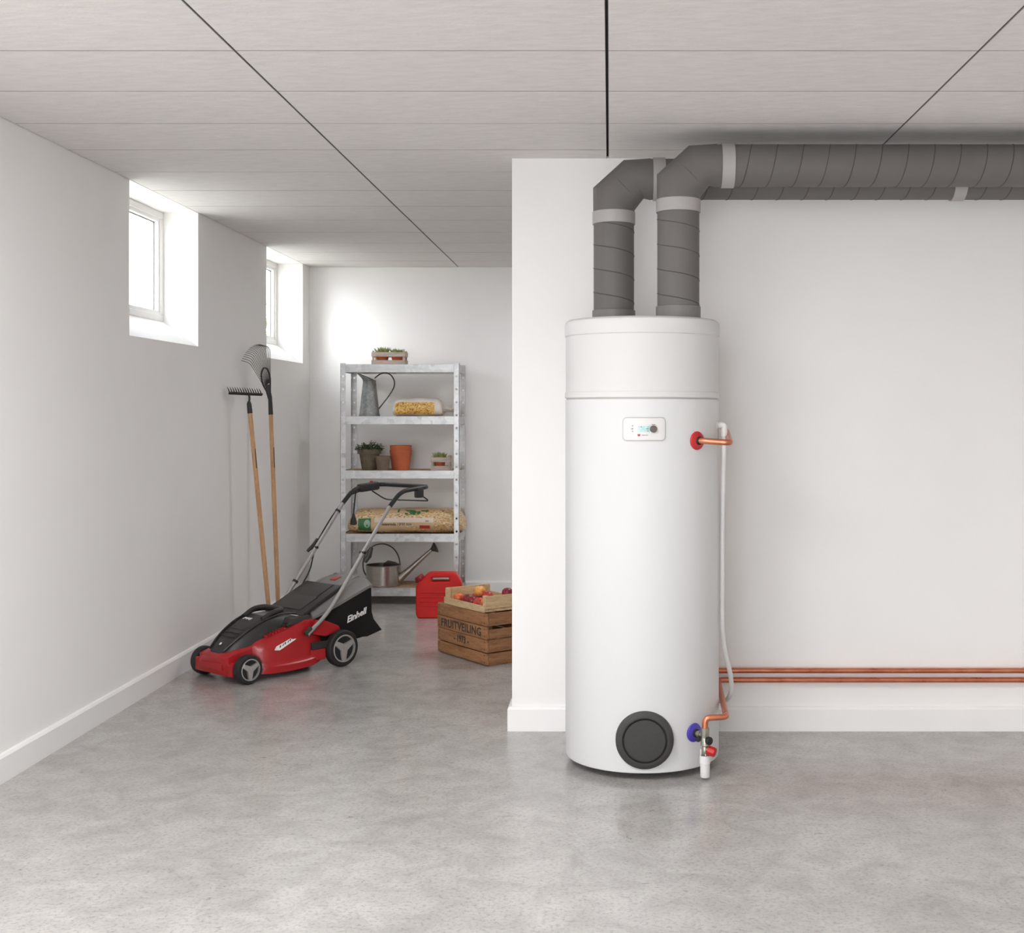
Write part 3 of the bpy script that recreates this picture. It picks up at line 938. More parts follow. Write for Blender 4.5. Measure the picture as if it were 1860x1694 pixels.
hp = [(0.040, 0, 0.288), (0.075, 0, 0.318), (0.118, 0, 0.332), (0.166, 0, 0.312), (0.190, 0, 0.262), (0.184, 0, 0.218), (0.150, 0, 0.160), (0.066, 0, 0.055)]
MB().tube(fillet(hp, 0.04, 5), 0.0048, 8).build('handle', 'dark_steel', pit)

# ------------------------------------------------------------------ corn bag
yy = 9.16
bx0, bx1 = px(716, yy), px(806, yy)
cb = thing('corn_bag', 'clear bag of yellow corn with white paper top lying on the shelf', 'bag', ((bx0 + bx1) / 2, yy, LZ[1] + 0.0006))
BL = bx1 - bx0
def bag_surface(L, D, H, ex, wr, seed):
    rnd = random.Random(seed)
    ph = [(rnd.uniform(2, 9), rnd.uniform(1, 5), rnd.uniform(0, 6), rnd.uniform(0.3, 1)) for _ in range(6)]
    def f(a, phi, off=0.0):
        """a in -1..1 along x; phi: 0 = front (-y), pi/2 = top"""
        tp = max(0.0, 1 - abs(a) ** ex) ** 0.42
        sy = 0.72 + 0.28 * tp
        sz = 0.10 + 0.90 * tp
        c, s = math.cos(phi), math.sin(phi)
        k = (abs(c) ** 2.8 + abs(s) ** 2.8) ** (-1 / 2.8)
        wv = sum(q[3] * math.sin(q[0] * a + q[1] * phi + q[2]) for q in ph) * wr
        y = -c * k * (D / 2 + wv + off) * sy
        z = s * k * (H / 2 + wv + off) * sz
        x = a * L / 2
        zc = H * (0.5 if tp > 0.5 else 0.5)
        z = z * (1.0 if z > 0 else 0.98) + H / 2 * (0.35 + 0.65 * (sz if sz < 1 else 1))
        return Vector((x, y, max(z, 0.0005)))
    return f
def patch(f, a0, a1, p0, p1, off, na=16, np_=6):
    b = MB()
    rings = [[f(a0 + (a1 - a0) * i / na, p0 + (p1 - p0) * j / np_, off) for j in range(np_ + 1)] for i in range(na + 1)]
    b.rings(rings, False, False)
    return b
def bag_body(f, n=44, m=40):
    rings = [[f(math.sin(-PI / 2 + PI * i / n) if True else 0, 2 * PI * j / m) for j in range(m)] for i in range(n + 1)]
    return MB().rings(rings, True, True)
f = bag_surface(BL, 0.20, 0.142, 8, 0.0018, 3)
body = bag_body(f).build('bag_body', 'bag_paper', cb)
patch(f, -0.88, 0.70, -0.66, 0.46, 0.0042, 36, 14).build('corn_window', 'grains', cb)
# the folded, tied end
b = MB()
x1 = BL / 2
ring = []
for a, s, zz in ((-0.02, 1.0, 0.062), (0.03, 0.55, 0.056), (0.055, 0.45, 0.050), (0.085, 0.85, 0.062), (0.10, 0.95, 0.066)):
    ring.append([(x1 + a, 0.075 * s * math.cos(2 * PI * k / 14) * (1 + 0.15 * math.sin(3 * k)), zz + 0.034 * s * math.sin(2 * PI * k / 14)) for k in range(14)])
b.rings(ring)
b.build('folded_end', 'bag_paper', cb, 60)

# ------------------------------------------------------------------ flower pots
def pot_prof(rb, rt, h, rim, rim_h):
    return [(0.004, 0), (rb, 0), (rt, h - rim_h), (rt + rim, h - rim_h), (rt + rim + 0.002, h), (rt - 0.004, h), (rt - 0.007, h - 0.02), (0.004, h - 0.022)]
zt = LZ[2] + 0.0006
yy = 9.20
p1 = thing('potted_plant', 'mossy brown clay pot with a bushy dark green plant', 'plant', (px(671, yy), yy, zt))
MB().lathe(pot_prof(0.054, 0.075, 0.156, 0.012, 0.036), 36).build('pot', 'old_clay', p1)
MB().lathe([(0.075, 0.135), (0.04, 0.143), (0.003, 0.145)], 24).build('soil', 'soil', p1)
b = MB()
for k in range(330):
    a = random.uniform(0, 2 * PI); r = 0.096 * math.sqrt(random.random())
    top = 0.062 * (1 - (r / 0.12) ** 2) + random.uniform(-0.012, 0.016)
    base = Vector((r * math.cos(a), r * math.sin(a), 0.142 + random.uniform(0.1, 1) * max(0.01, top)))
    b.leaf(base, (math.cos(a) + random.gauss(0, .6), math.sin(a) + random.gauss(0, .6), random.uniform(-0.1, 1.1)), (0, 0, 1), random.uniform(0.014, 0.026), 0.013, 0.2)
b.build('foliage', 'leaf_dark', p1, 0)
b = MB()
for k in range(14):
    a = random.uniform(0, 2 * PI); r = random.uniform(0.01, 0.07)
    b.tube([(r * 0.4 * math.cos(a), r * 0.4 * math.sin(a), 0.14), (r * math.cos(a), r * math.sin(a), 0.19)], 0.0018, 5)
b.build('stems', 'leaf_dark', p1, 0)
yy = 9.10
p2 = thing('flower_pot', 'small dull brown clay pot between the plant pot and terracotta pot', 'pot', (px(695.5, yy), yy, zt))
MB().lathe([(0.004, 0), (0.040, 0), (0.056, 0.108), (0.052, 0.108), (0.045, 0.06), (0.037, 0.008), (0.004, 0.008)], 32).build('pot_wall', 'dull_clay', p2)
yy = 9.20
p3 = thing('flower_pot', 'large orange terracotta pot in the middle of the rack', 'pot', (px(728, yy), yy, zt))
MB().lathe([(0.004, 0), (0.064, 0), (0.082, 0.142), (0.0835, 0.146), (0.080, 0.150), (0.0755, 0.148), (0.0585, 0.010), (0.004, 0.010)], 40).build('pot_wall', 'terracotta', p3)
p4 = thing('flower_pot', 'second terracotta pot nested inside the large one, only its rim showing', 'pot', (px(728, yy), yy, zt + 0.034))
MB().lathe([(0.004, 0), (0.052, 0), (0.069, 0.112), (0.079, 0.1165), (0.0805, 0.150), (0.073, 0.150), (0.071, 0.128), (0.063, 0.10), (0.047, 0.008), (0.004, 0.008)], 40).build('pot_wall', 'terracotta', p4)

# ------------------------------------------------------------------ pellet sack
yy = 9.185
sx0, sx1 = px(634, 9.1), px(842, 9.1)
SL = sx1 - sx0
sack = thing('wood_chip_sack', 'long full sack of tan wood chips with green and red print on the fourth shelf', 'sack', ((sx0 + sx1) / 2, yy, LZ[3] + 0.0006))
f = bag_surface(SL, 0.33, 0.178, 10, 0.003, 11)
bag_body(f, 52, 48).build('sack_body', 'pellets', sack)
lab = patch(f, -0.80, 0.50, -0.72, 0.33, 0.0022, 36, 10).build('print_band', 'label_tan', sack)
patch(f, -0.52, 0.50, -0.02, 0.33, 0.0030, 36, 6).build('pale_stripe', 'label_pale', lab)
patch(f, -0.80, -0.58, -0.66, 0.30, 0.0034, 8, 10).build('green_square', 'label_green', lab)
b = MB()
rg = []
for s in (0.02, 1.0):
    rg.append([f(-0.645 + 0.055 * s * math.cos(a), -0.10 + 0.30 * s * math.sin(a), 0.0044) for a in [2 * PI * k / 24 for k in range(24)]])
b.rings(rg, True, False); b.build('round_emblem', 'label_sage', lab)
patch(f, 0.26, 0.44, -0.52, -0.26, 0.0034, 6, 4).build('red_tag', 'label_red', lab)
def sf(ac, pc, off=0.0040, sc=1.0):
    return lambda x, y, z: f(ac + x * 2 / SL, pc + y / 0.089 * sc, off + z)
text('lettering', 'Pinienrinde 15/30 mm', 0.026, 'ink', lab, sf(-0.15, -0.18), 1.0, bold=0.0004)
patch(f, 0.36, 0.42, 0.02, 0.14, 0.0046, 3, 3).build('price_mark', 'ink_soft', lab)
patch(f, -0.55, 0.34, 0.66, 1.75, 0.0016, 30, 10).build('top_print', 'label_tan', sack)
# green leafy mark on the upper face
b = MB()
for k in range(26):
    a, p_ = 0.16 + random.gauss(0, 0.09), 0.80 + random.gauss(0, 0.10)
    q = f(a, p_, 0.0035)
    pts = [f(a + 0.030 * math.cos(t_) * random.uniform(0.7, 1.2), p_ + 0.07 * math.sin(t_), 0.0036 + 0.0001 * k) for t_ in [2 * PI * j / 8 for j in range(8)]]
    vs = [b.bm.verts.new(x) for x in pts]
    b.bm.faces.new(vs)
b.build('leaf_print', 'label_green', sack, 0)
patch(f, -0.13, -0.10, 0.72, 1.05, 0.0035, 3, 5).build('green_stroke', 'label_green', sack)

# ------------------------------------------------------------------ watering can
yy = 9.17
wc = thing('watering_can', 'round steel watering can with arched handle and long spout', 'watering can', (px(696, yy), yy, LZ[4] + 0.0006))
WR = 0.126
MB().lathe([(0.004, 0.004), (WR, 0.0), (WR + 0.003, 0.004), (WR + 0.003, 0.010), (WR, 0.013), (WR, 0.146), (WR + 0.003, 0.149), (WR + 0.003, 0.154), (WR - 0.002, 0.156), (WR - 0.003, 0.02), (0.004, 0.016)], 56).build('body', 'steel', wc)
b = MB()
rg = []
for s, z in ((1.0, 0.152), (0.7, 0.168), (0.35, 0.176), (0.03, 0.178)):
    rg.append([(0.02 + (WR - 0.022) * s * math.cos(a), (WR - 0.004) * (s * 0.5 + 0.5) * math.sin(a), z + 0.0) for a in [-PI / 2 + PI * k / 20 for k in range(21)]])
b.rings(rg, False, False)
b.rings([[(q[0], q[1], q[2] - 0.002) for q in rr] for rr in rg], False, False)
b.build('half_lid', 'dark_steel', wc)
hp = [(-WR + 0.002, 0, 0.070), (-WR - 0.022, 0, 0.11), (-0.152, 0, 0.19), (-0.12, 0, 0.262), (-0.055, 0, 0.306), (0.015, 0, 0.312), (0.08, 0, 0.278), (0.118, 0, 0.215), (0.126, 0, 0.150)]
b = MB()
sm = fillet(hp, 0.05, 4)
rg = []
for i, q in enumerate(sm):
    tdir = (sm[min(i + 1, len(sm) - 1)] - sm[max(i - 1, 0)]).normalized()
    nrm = tdir.cross(Vector((0, 1, 0)))
    rg.append([q + nrm * (0.0045 * math.cos(a)) + Vector((0, 0.012 * math.sin(a), 0)) for a in [2 * PI * k / 10 for k in range(10)]])
b.rings(rg); b.build('handle', 'dark_steel', wc)
sp0, sp1 = Vector((WR - 0.01, 0, 0.045)), Vector((0.362, 0, 0.268))
MB().tube([sp0, sp0.lerp(sp1, 0.4), sp1], 0.02, 20, radii=[0.030, 0.020, 0.0115]).build('spout', 'steel', wc)
dsp = Vector((0.80, 0, 0.40)).normalized()
MB().lathe([(0.012, -0.006), (0.014, 0.0), (0.040, 0.032), (0.041, 0.035), (0.038, 0.037), (0.003, 0.040)], 28, align(dsp, sp1)).build('rose', 'dark_steel', wc)

# ------------------------------------------------------------------ fuel can
yy = 8.46
fc = thing('fuel_can', 'red plastic fuel can with built-in handle on the floor before the rack', 'fuel can', (px(798, yy), yy, 0), math.radians(4))
def round2(pts, rad, n=4):
    out = []
    m_ = len(pts)
    for i in range(m_):
        a, b_, c = Vector(pts[i - 1]), Vector(pts[i]), Vector(pts[(i + 1) % m_])
        d1, d2 = a - b_, c - b_
        l = min(rad, d1.length * .45, d2.length * .45)
        p_, q = b_ + d1.normalized() * l, b_ + d2.normalized() * l
        for k in range(n + 1):
            t_ = k / n
            out.append(tuple(p_ * (1 - t_) ** 2 + b_ * 2 * t_ * (1 - t_) + q * t_ ** 2))
    return out
ol = round2([(-0.140, 0.010), (0.140, 0.010), (0.146, 0.03), (0.146, 0.238), (0.108, 0.298), (-0.072, 0.298), (-0.100, 0.262), (-0.146, 0.222), (-0.146, 0.04)], 0.02)
hole = round2([(-0.056, 0.241), (0.080, 0.241), (0.080, 0.287), (-0.056, 0.287)], 0.014)
me = outline_solid([ol, hole], 0.052, 0.010, 3)
link('can_body', me, 'can_red', fc, 40)
b = MB()
for z in (0.085, 0.115, 0.145, 0.175):
    b.box((0, 0, z), (0.262, 0.131, 0.010), bev=0.004, seg=2)
b.build('rib', 'can_red', fc)
nd = Vector((-0.55, 0, 0.83)).normalized()
np0 = Vector((-0.112, 0, 0.238))
neck = MB().lathe([(0.024, -0.01), (0.024, 0.02), (0.027, 0.022)], 24, align(nd, np0)).build('neck', 'can_red', fc)
cp = []
for z, rr in ((0.020, 0.030), (0.024, 0.032), (0.050, 0.031), (0.055, 0.028), (0.055, 0.004)):
    mm = align(nd, np0)
    cp.append([mm @ Vector((rr * (1 + 0.03 * math.cos(16 * a)) * math.cos(a), rr * (1 + 0.03 * math.cos(16 * a)) * math.sin(a), z)) for a in [2 * PI * k / 64 for k in range(64)]])
MB().rings(cp).build('screw_cap', 'cap_dark', fc)
MB().tube([np0 + nd * 0.03 + Vector((-0.034, -0.01, 0)), np0 + nd * 0.012 + Vector((-0.038, -0.012, -0.006)), np0 + Vector((-0.012, -0.03, -0.004))], 0.004, 8).build('cap_strap', 'cap_dark', fc)

# ------------------------------------------------------------------ wooden crate with lettering
A = Vector((-0.6756, 6.80, 0)); Bc = Vector((-1.006, 7.23, 0))
ed = (A - Bc).normalized()                         # local +x: from the far corner to the near corner
CL, CD, CH = (A - Bc).length, 0.30, 0.292
ang = math.atan2(ed.y, ed.x)
crate = thing('wooden_crate', 'brown slatted wooden crate with stencilled black lettering on the floor', 'crate', Bc, ang)
# local: x along the lettered front (0..CL), y inwards (0..CD), front face at y = 0
rnd = random.Random(5)
def board(parent, a, b_, mat, name='board', bev=0.002):
    c = [(a[i] + b_[i]) / 2 for i in range(3)]
    s = [abs(b_[i] - a[i]) for i in range(3)]
    o = MB().box((0, 0, 0), s, bev=bev, seg=1).build(name, mat, parent, 0)
    o.location = c
    return o
hh = CH / 4
fronts = []
for k in range(4):
    z0 = k * hh + (0.0018 if k else 0.006)
    z1 = (k + 1) * hh - (0.0018 if k != 0 else 0.0045)
    o = board(crate, (0, -0.004 + rnd.uniform(-.001, .001), z0), (CL, 0.010, z1), 'crate_wood')
    fronts.append(o)
    board(crate, (0, CD - 0.012, z0), (CL, CD, z1), 'crate_wood')
    for x0 in (0.0, CL - 0.012):
        zz1 = z1 - (0.016 if k == 2 else 0)
        o = board(crate, (x0 + rnd.uniform(-.001, .001), 0.012, z0), (x0 + 0.012, CD - 0.012, zz1), 'crate_wood_y')
for x0 in (0.012, CL - 0.042):
    for y0 in (0.011, CD - 0.042):
        board(crate, (x0, y0, 0.004), (x0 + 0.030, y0 + 0.030, CH - 0.004), 'crate_wood_dark', 'corner_post')
for k in range(3):
    board(crate, (0.004, 0.012 + k * (CD - 0.024) / 3 + 0.003, 0.001), (CL - 0.004, 0.012 + (k + 1) * (CD - 0.024) / 3 - 0.003, 0.010), 'crate_wood', 'bottom_board')
def cf(o, x, z, y=-0.0052):
    # board's own space
    return lambda a, b_, c: (x + a - o.location.x, y - c - o.location.y, z + b_ - o.location.z)
text('lettering', 'FRUITVEILING', 0.064, 'ink', fronts[2], cf(fronts[2], CL * 0.49, hh * 2.47), 1.06, bold=0.0014, space=1.06)
text('lettering', '- 1973 -', 0.056, 'ink', fronts[1], cf(fronts[1], CL * 0.50, hh * 1.52), 0.86, bold=0.0014, space=1.06)
for q, o in enumerate(fronts):
    b = MB()
    for x in (0.022, CL - 0.022):
        for dz in (-0.020, 0.020):
            b.lathe([(0.0035, -0.001), (0.003, 0.0012), (0.0004, 0.0012)], 8, align((0, -1, 0), (x - o.location.x, -0.0075, dz)))
    b.build('nail_heads', 'ink', o, 0)

# fruit tray on the crate
TL = 0.440
tray = thing('fruit_tray', 'light wooden fruit tray with low front board resting on the crate', 'tray', tuple(Bc + ed * 0.075) [:2] + (CH + 0.0006,), ang)
def board2(a, b_, name='board'):
    return board(tray, a, b_, 'tray_wood_y' if name == 'side_board' else 'tray_wood', name, 0.0015)
board2((0, -0.004, 0.0), (TL, 0.004, 0.038), 'front_board')
board2((0, CD - 0.006, 0.02), (TL, CD, 0.05), 'back_board')
for x0 in (0.0, TL - 0.007):
    o = board2((x0, 0.005, 0.018), (x0 + 0.007, CD - 0.006, 0.090), 'side_board')
for x0 in (0.007, TL - 0.029):
    for y0 in (0.005, CD - 0.028):
        board2((x0, y0, 0.0), (x0 + 0.022, y0 + 0.022, 0.092), 'corner_post')
for k in range(4):
    w4 = (CD - 0.012) / 4
    board2((0.002, 0.006 + k * w4 + 0.003, 0.001), (TL - 0.002, 0.006 + (k + 1) * w4 - 0.003, 0.006), 'floor_slat')
FR = 0.033
def nectarine(label, x, y, z, mat, r=FR):
    c = Bc + ed * (0.075 + x) + Vector((-ed.y, ed.x, 0)) * y + Vector((0, 0, CH + z))
    t = thing('nectarine', label, 'fruit', c, random.uniform(0, 6), 'nectarines in the fruit tray')
    rg = []
    n, m_ = 14, 20
    for i in range(n + 1):
        v = PI * i / n
        row = []
        for j in range(m_):
            u = 2 * PI * j / m_
            crease = 1 - 0.055 * math.exp(-((u - PI) / 0.35) ** 2) * math.sin(v)
            dip = 1 - 0.14 * math.exp(-(v / 0.35) ** 2)
            row.append((r * max(0.02, math.sin(v)) * crease * math.cos(u), r * max(0.02, math.sin(v)) * crease * math.sin(u), r * 0.96 * math.cos(v) * dip))
        rg.append(row)
    MB().rings(rg).build('flesh', mat, t, 60)
    MB().tube([(0, 0, r * 0.74), (0.001, 0, r * 0.90)], 0.0022, 6).build('stem', 'bark', t)
zf = 0.0066 + FR * 0.96
nectarine('orange red nectarine in the left front corner of the fruit tray', 0.085, 0.045, zf, 'fruit_orange')
nectarine('purple red nectarine beside the orange one at the tray front', 0.165, 0.060, zf, 'fruit_dark')
nectarine('very dark nectarine in the middle of the tray front row', 0.236, 0.044, zf, 'fruit_dark')
nectarine('bright red nectarine second from the right along the tray front', 0.306, 0.046, zf, 'fruit_red')
nectarine('orange nectarine in the right front corner of the fruit tray', 0.374, 0.047, zf, 'fruit_orange')
nectarine('golden yellow nectarine lying on top of the others', 0.226, 0.100, zf + 0.051, 'fruit_gold')
nectarine('red nectarine just behind and right of the golden one', 0.268, 0.128, zf + 0.022, 'fruit_red')
nectarine('dark red nectarine peeking above the right side board', 0.356, 0.205, zf + 0.046, 'fruit_dark')
nectarine('red nectarine low in the tray behind the purple red one', 0.120, 0.150, zf, 'fruit_red')
nectarine('dark nectarine low at the back of the fruit tray', 0.190, 0.165, zf, 'fruit_dark')
nectarine('orange nectarine low under the raised dark red one', 0.350, 0.150, zf, 'fruit_orange')
nectarine('orange red nectarine deep in the back right of the tray', 0.350, 0.237, zf, 'fruit_orange')

# ------------------------------------------------------------------ rakes against the left wall
fx0, fx1 = Vector((-2.114, 7.88, 0.0)), Vector((-2.168, 7.88, 1.395))
rake = thing('leaf_rake', 'fan leaf rake with wooden handle leaning on the left wall', 'rake', fx0)
hd = (fx1 - fx0)
b = MB()
b.tube([(0, 0, 0), (hd.x * 0.003, 0, 0.004), hd * 0.5, hd], 0.0135, 16, radii=[0.010, 0.0135, 0.0140, 0.0130])
b.build('handle', 'handle_wood', rake)
ax = hd.normalized()
MB().tube([hd - ax * 0.005, hd + ax * 0.06, hd + ax * 0.11, hd + ax * 0.135], 0.0145, 16, radii=[0.0148, 0.0135, 0.012, 0.008]).build('ferrule', 'black_iron', rake)
# fan: spreads along y, tips hook to the wall
sidev = Vector((-0.20, -1, 0)).normalized()
def fan(a, s, lift=0.0):
    return hd + ax * (0.105 + s * math.cos(a)) + sidev * (s * math.sin(a)) + Vector((lift, 0, 0))
A0, A1 = -0.10, 0.86
AM = (A0 + A1) / 2
b = MB()
base_ring = [fan(0, -0.03) + sidev * s for s in (-0.014, 0.014)]
th = Vector((0.003, 0, 0))
poly = [base_ring[0], fan(A0, 0.075), fan(A0 * 0.5 + AM * 0.5, 0.085), fan(AM, 0.088), fan(A1 * 0.5 + AM * 0.5, 0.085), fan(A1, 0.075), base_ring[1]]
b.rings([[q - th for q in poly], [q + th for q in poly]])
b.build('neck_plate', 'black_iron', rake, 0)
for a in (A0, A1):
    MB().tube(fillet([fan(a, 0.02), fan(a, 0.135), fan(a * 0.5 + AM * 0.5, 0.19), fan(AM, 0.20)], 0.03, 4), 0.005, 8).build('brace', 'black_iron', rake)
NT = 17
for k in range(NT):
    a = A0 + (A1 - A0) * k / (NT - 1)
    tip = fan(a, 0.325)
    hook = tip + Vector((-0.045, -0.035, 0.012))
    pts = fillet([fan(a, 0.09), fan(a, 0.22), tip + Vector((-0.004, 0, 0)), hook], [0.05, 0.03], 4)
    MB().tube(pts, 0.0017, 5).build('tine', 'dark_tine', rake)
MB().box(hd * 0.80 + Vector((0.0125, -0.006, 0)), (0.004, 0.006, 0.13), Matrix.Rotation(math.atan2(hd.x, hd.z), 3, 'Y')).build('handle_print', 'ink', rake, 0)

gx0, gx1 = Vector((-2.085, 7.60, 0)), Vector((-2.190, 7.50, 1.405))
rk = thing('garden_rake', 'toothed iron rake with wooden handle, left of the leaf rake', 'rake', gx0)
hd = gx1 - gx0
ax = hd.normalized()
b = MB()
b.tube([(0, 0, 0), hd * 0.003, hd * 0.5, hd], 0.0135, 16, radii=[0.010, 0.0135, 0.0140, 0.0130]); b.build('handle', 'handle_wood', rk)
MB().tube([hd - ax * 0.006, hd + ax * 0.052, hd + ax * 0.068], 0.0145, 16, radii=[0.0155, 0.014, 0.008]).build('ferrule', 'black_iron', rk)
MB().tube(fillet([hd + ax * 0.055, hd + ax * 0.09 + Vector((0.006, 0, 0)), hd + ax * 0.112 + Vector((0.004, -0.004, 0))], 0.02, 4), 0.0062, 10).build('gooseneck', 'black_iron', rk)
hc = hd + ax * 0.112
bd = Vector((0.45, 0.88, -0.02)).normalized()      # bar direction
td = Vector((-0.42, 0.55, 0.66)).normalized()      # teeth direction, to the wall
L0 = 0.140
b = MB()
rotm = Matrix((bd, td, bd.cross(td))).transposed()
b.box(hc + bd * -0.02, (2 * L0, 0.012, 0.016), rotm, 0.001, 1)
b.build('bar', 'black_iron', rk, 0)
for k in range(14):
    p0 = hc + bd * (-L0 - 0.02 + 0.006 + (2 * L0 - 0.012) * k / 13)
    MB().tube([p0, p0 + td * 0.03 + Vector((0, 0, 0.002)), p0 + td * 0.062 + Vector((0, 0, -0.004))], 0.003, 5, radii=[0.0042, 0.0036, 0.0012]).build('tooth', 'dark_tine', rk)
MB().box(hd * 0.80 + Vector((0.0115, -0.008, 0)), (0.004, 0.006, 0.12), Matrix.Rotation(math.atan2(hd.x, hd.z), 3, 'Y')).build('handle_print', 'ink', rk, 0)

# ------------------------------------------------------------------ lawn mower
u = Vector((0.63, 0.776, 0)).normalized()
mow = thing('lawn_mower', 'red and black electric lawn mower with grass bag on the concrete floor', 'lawn mower', (-2.021, 6.486, 0), math.atan2(u.y, u.x))
# local x: towards the rear, -y: the side facing the viewer
def loft(secs, name, mat, angle=40):
    rings = []
    for x, half in secs:
        ring = [(x, -y, z) for y, z in half] + [(x, y, z) for y, z in reversed(half)]
        rings.append(ring)
    return MB().rings(rings).build(name, mat, mow, angle)
def dsec(x, w_, zb, zs, wt, zt_):
    return (x, [(w_, zb), (w_, zb + 0.034), (w_ - 0.010, zb + 0.042), (w_ - 0.014, zb + 0.06), (w_ - 0.022, zs), (wt + 0.015, zt_ - 0.012), (wt, zt_), (wt * 0.5, zt_ + 0.004)])
deck = loft([dsec(-0.082, 0.125, 0.058, 0.128, 0.09, 0.132), dsec(-0.072, 0.150, 0.040, 0.135, 0.10, 0.142), dsec(-0.02, 0.155, 0.036, 0.15, 0.105, 0.162), dsec(0.072, 0.152, 0.036, 0.165, 0.11, 0.19),
      dsec(0.092, 0.186, 0.034, 0.135, 0.125, 0.198), dsec(0.14, 0.206, 0.032, 0.150, 0.135, 0.212), dsec(0.22, 0.214, 0.030, 0.178, 0.145, 0.240), dsec(0.30, 0.214, 0.030, 0.205, 0.16, 0.268),
      dsec(0.37, 0.210, 0.032, 0.222, 0.172, 0.288), dsec(0.41, 0.205, 0.036, 0.222, 0.172, 0.285), dsec(0.45, 0.196, 0.045, 0.215, 0.165, 0.268), dsec(0.49, 0.176, 0.055, 0.210, 0.155, 0.250), dsec(0.56, 0.172, 0.08, 0.200, 0.15, 0.225), dsec(0.66, 0.168, 0.12, 0.19, 0.145, 0.205)], 'deck', 'mower_red')
# dark inset on the deck flank before the rear wheel
MB().box((0.455, -0.200, 0.135), (0.11, 0.012, 0.040), Matrix.Rotation(math.radians(-6), 3, 'Z'), 0.004).build('flank_vent', 'mower_black', deck, 0)
MB().box((0.445, -0.196, 0.085), (0.09, 0.014, 0.060), Matrix.Rotation(math.radians(-8), 3, 'Z'), 0.004).build('flank_panel', 'mower_red', deck, 0)
MB().box((-0.079, 0, 0.085), (0.02, 0.19, 0.034), None, 0.004).build('front_grille', 'mower_red', deck, 0)
for s in (-1, 1):
    MB().box((-0.055, s * 0.150, 0.075), (0.045, 0.034, 0.07), None, 0.008).build('front_bracket', 'mower_red', deck, 0)
    MB().prism([(0.405, 0.20), (0.43, 0.275), (0.50, 0.262), (0.585, 0.225), (0.60, 0.20), (0.50, 0.175)], s * 0.150, s * 0.200, None, 0.006).build('handle_mount', 'mower_red', deck, 0)
# fins along the cover edge
for k in range(9):
    x = 0.14 + 0.019 * k
    MB().box((x, -0.150, 0.222 + 0.0045 * k), (0.006, 0.03, 0.010), None, 0.001, 1).build('cooling_fin', 'mower_red', deck, 0)
def csec(x, w_, zl, zm, zt_):
    return (x, [(w_, zl), (w_ + 0.002, zm), (w_ * 0.86, zt_ - 0.012), (w_ * 0.78, zt_), (w_ * 0.4, zt_ + 0.006)])
cover = loft([csec(-0.066, 0.055, 0.125, 0.132, 0.146), csec(-0.05, 0.078, 0.128, 0.142, 0.164), csec(-0.01, 0.100, 0.135, 0.16, 0.198), csec(0.05, 0.118, 0.15, 0.185, 0.240), csec(0.12, 0.130, 0.17, 0.208, 0.278),
              csec(0.19, 0.136, 0.19, 0.228, 0.304), csec(0.25, 0.136, 0.21, 0.244, 0.306), csec(0.32, 0.134, 0.23, 0.262, 0.302), csec(0.38, 0.132, 0.24, 0.272, 0.296)], 'motor_cover', 'mower_black')
for s in (-1, 1):
    pts = [(-0.055, s * 0.062, 0.162), (-0.01, s * 0.080, 0.202), (0.05, s * 0.093, 0.244), (0.12, s * 0.102, 0.282), (0.19, s * 0.107, 0.307), (0.27, s * 0.105, 0.320), (0.37, s * 0.10, 0.312)]
    MB().tube(fillet(pts, 0.03, 3), 0.0055, 8).build('cover_ridge', 'mower_black', cover)
for k in range(5):
    x = 0.01 + 0.028 * k
    zz = 0.2085 + (0.292 - 0.2085) * ((x + 0.01) / 0.17) ** 0.82
    MB().box((x, 0, zz + 0.0035), (0.004, 0.13, 0.003), Matrix.Rotation(math.radians(-28 + 3 * k), 3, 'Y')).build('cover_rib', 'mower_dark', cover, 0)
grip = MB().tube(fillet([(0.165, -0.082, 0.300), (0.235, -0.092, 0.334), (0.300, -0.085, 0.338), (0.300, 0.085, 0.338), (0.235, 0.092, 0.334), (0.165, 0.082, 0.300)], 0.03, 5), 0.014, 12).build('carry_grip', 'mower_black', cover)
MB().box((0.245, 0, 0.311), (0.075, 0.12, 0.008), Matrix.Rotation(math.radians(-4), 3, 'Y'), 0.003).build('grip_recess', 'mower_grey', cover, 0)
MB().prism([(0.255, 0.262), (0.29, 0.298), (0.40, 0.306), (0.412, 0.29), (0.40, 0.272)], -0.178, -0.09, None, 0.004).build('side_shroud', 'mower_dark', cover, 0)
text('lettering', 'Einhell', 0.026, 'print_white', cover, lambda x, y, z: (0.135 - y * 0.90, x - 0.0, 0.3015 - y * 0.40 + z), 1.0, 0.2, 0.0006)
for k in range(5):
    MB().box((0.335, -0.160 + 0.013 * k, 0.3075), (0.010, 0.008, 0.0012)).build('print_mark', 'print_white', cover, 0)
bd_ = MB().lathe([(0.014, 0), (0.0135, 0.002), (0.001, 0.002)], 4, align((-0.62, 0, 0.72), (-0.030, 0, 0.1885))).build('nose_badge', 'mower_dark', cover, 0)
MB().lathe([(0.0085, 0), (0.008, 0.001), (0.001, 0.001)], 18, align((-0.62, 0, 0.72), (-0.0315, 0, 0.1905))).build('badge_mark', 'print_white', cover, 0)
# release lever on the side
lv = MB().lathe([(0.014, 0.0), (0.016, 0.004), (0.014, 0.022), (0.004, 0.024)], 20, align((0, -1, 0.25), (0.275, -0.150, 0.262))).build('lock_knob', 'mower_black', mow)
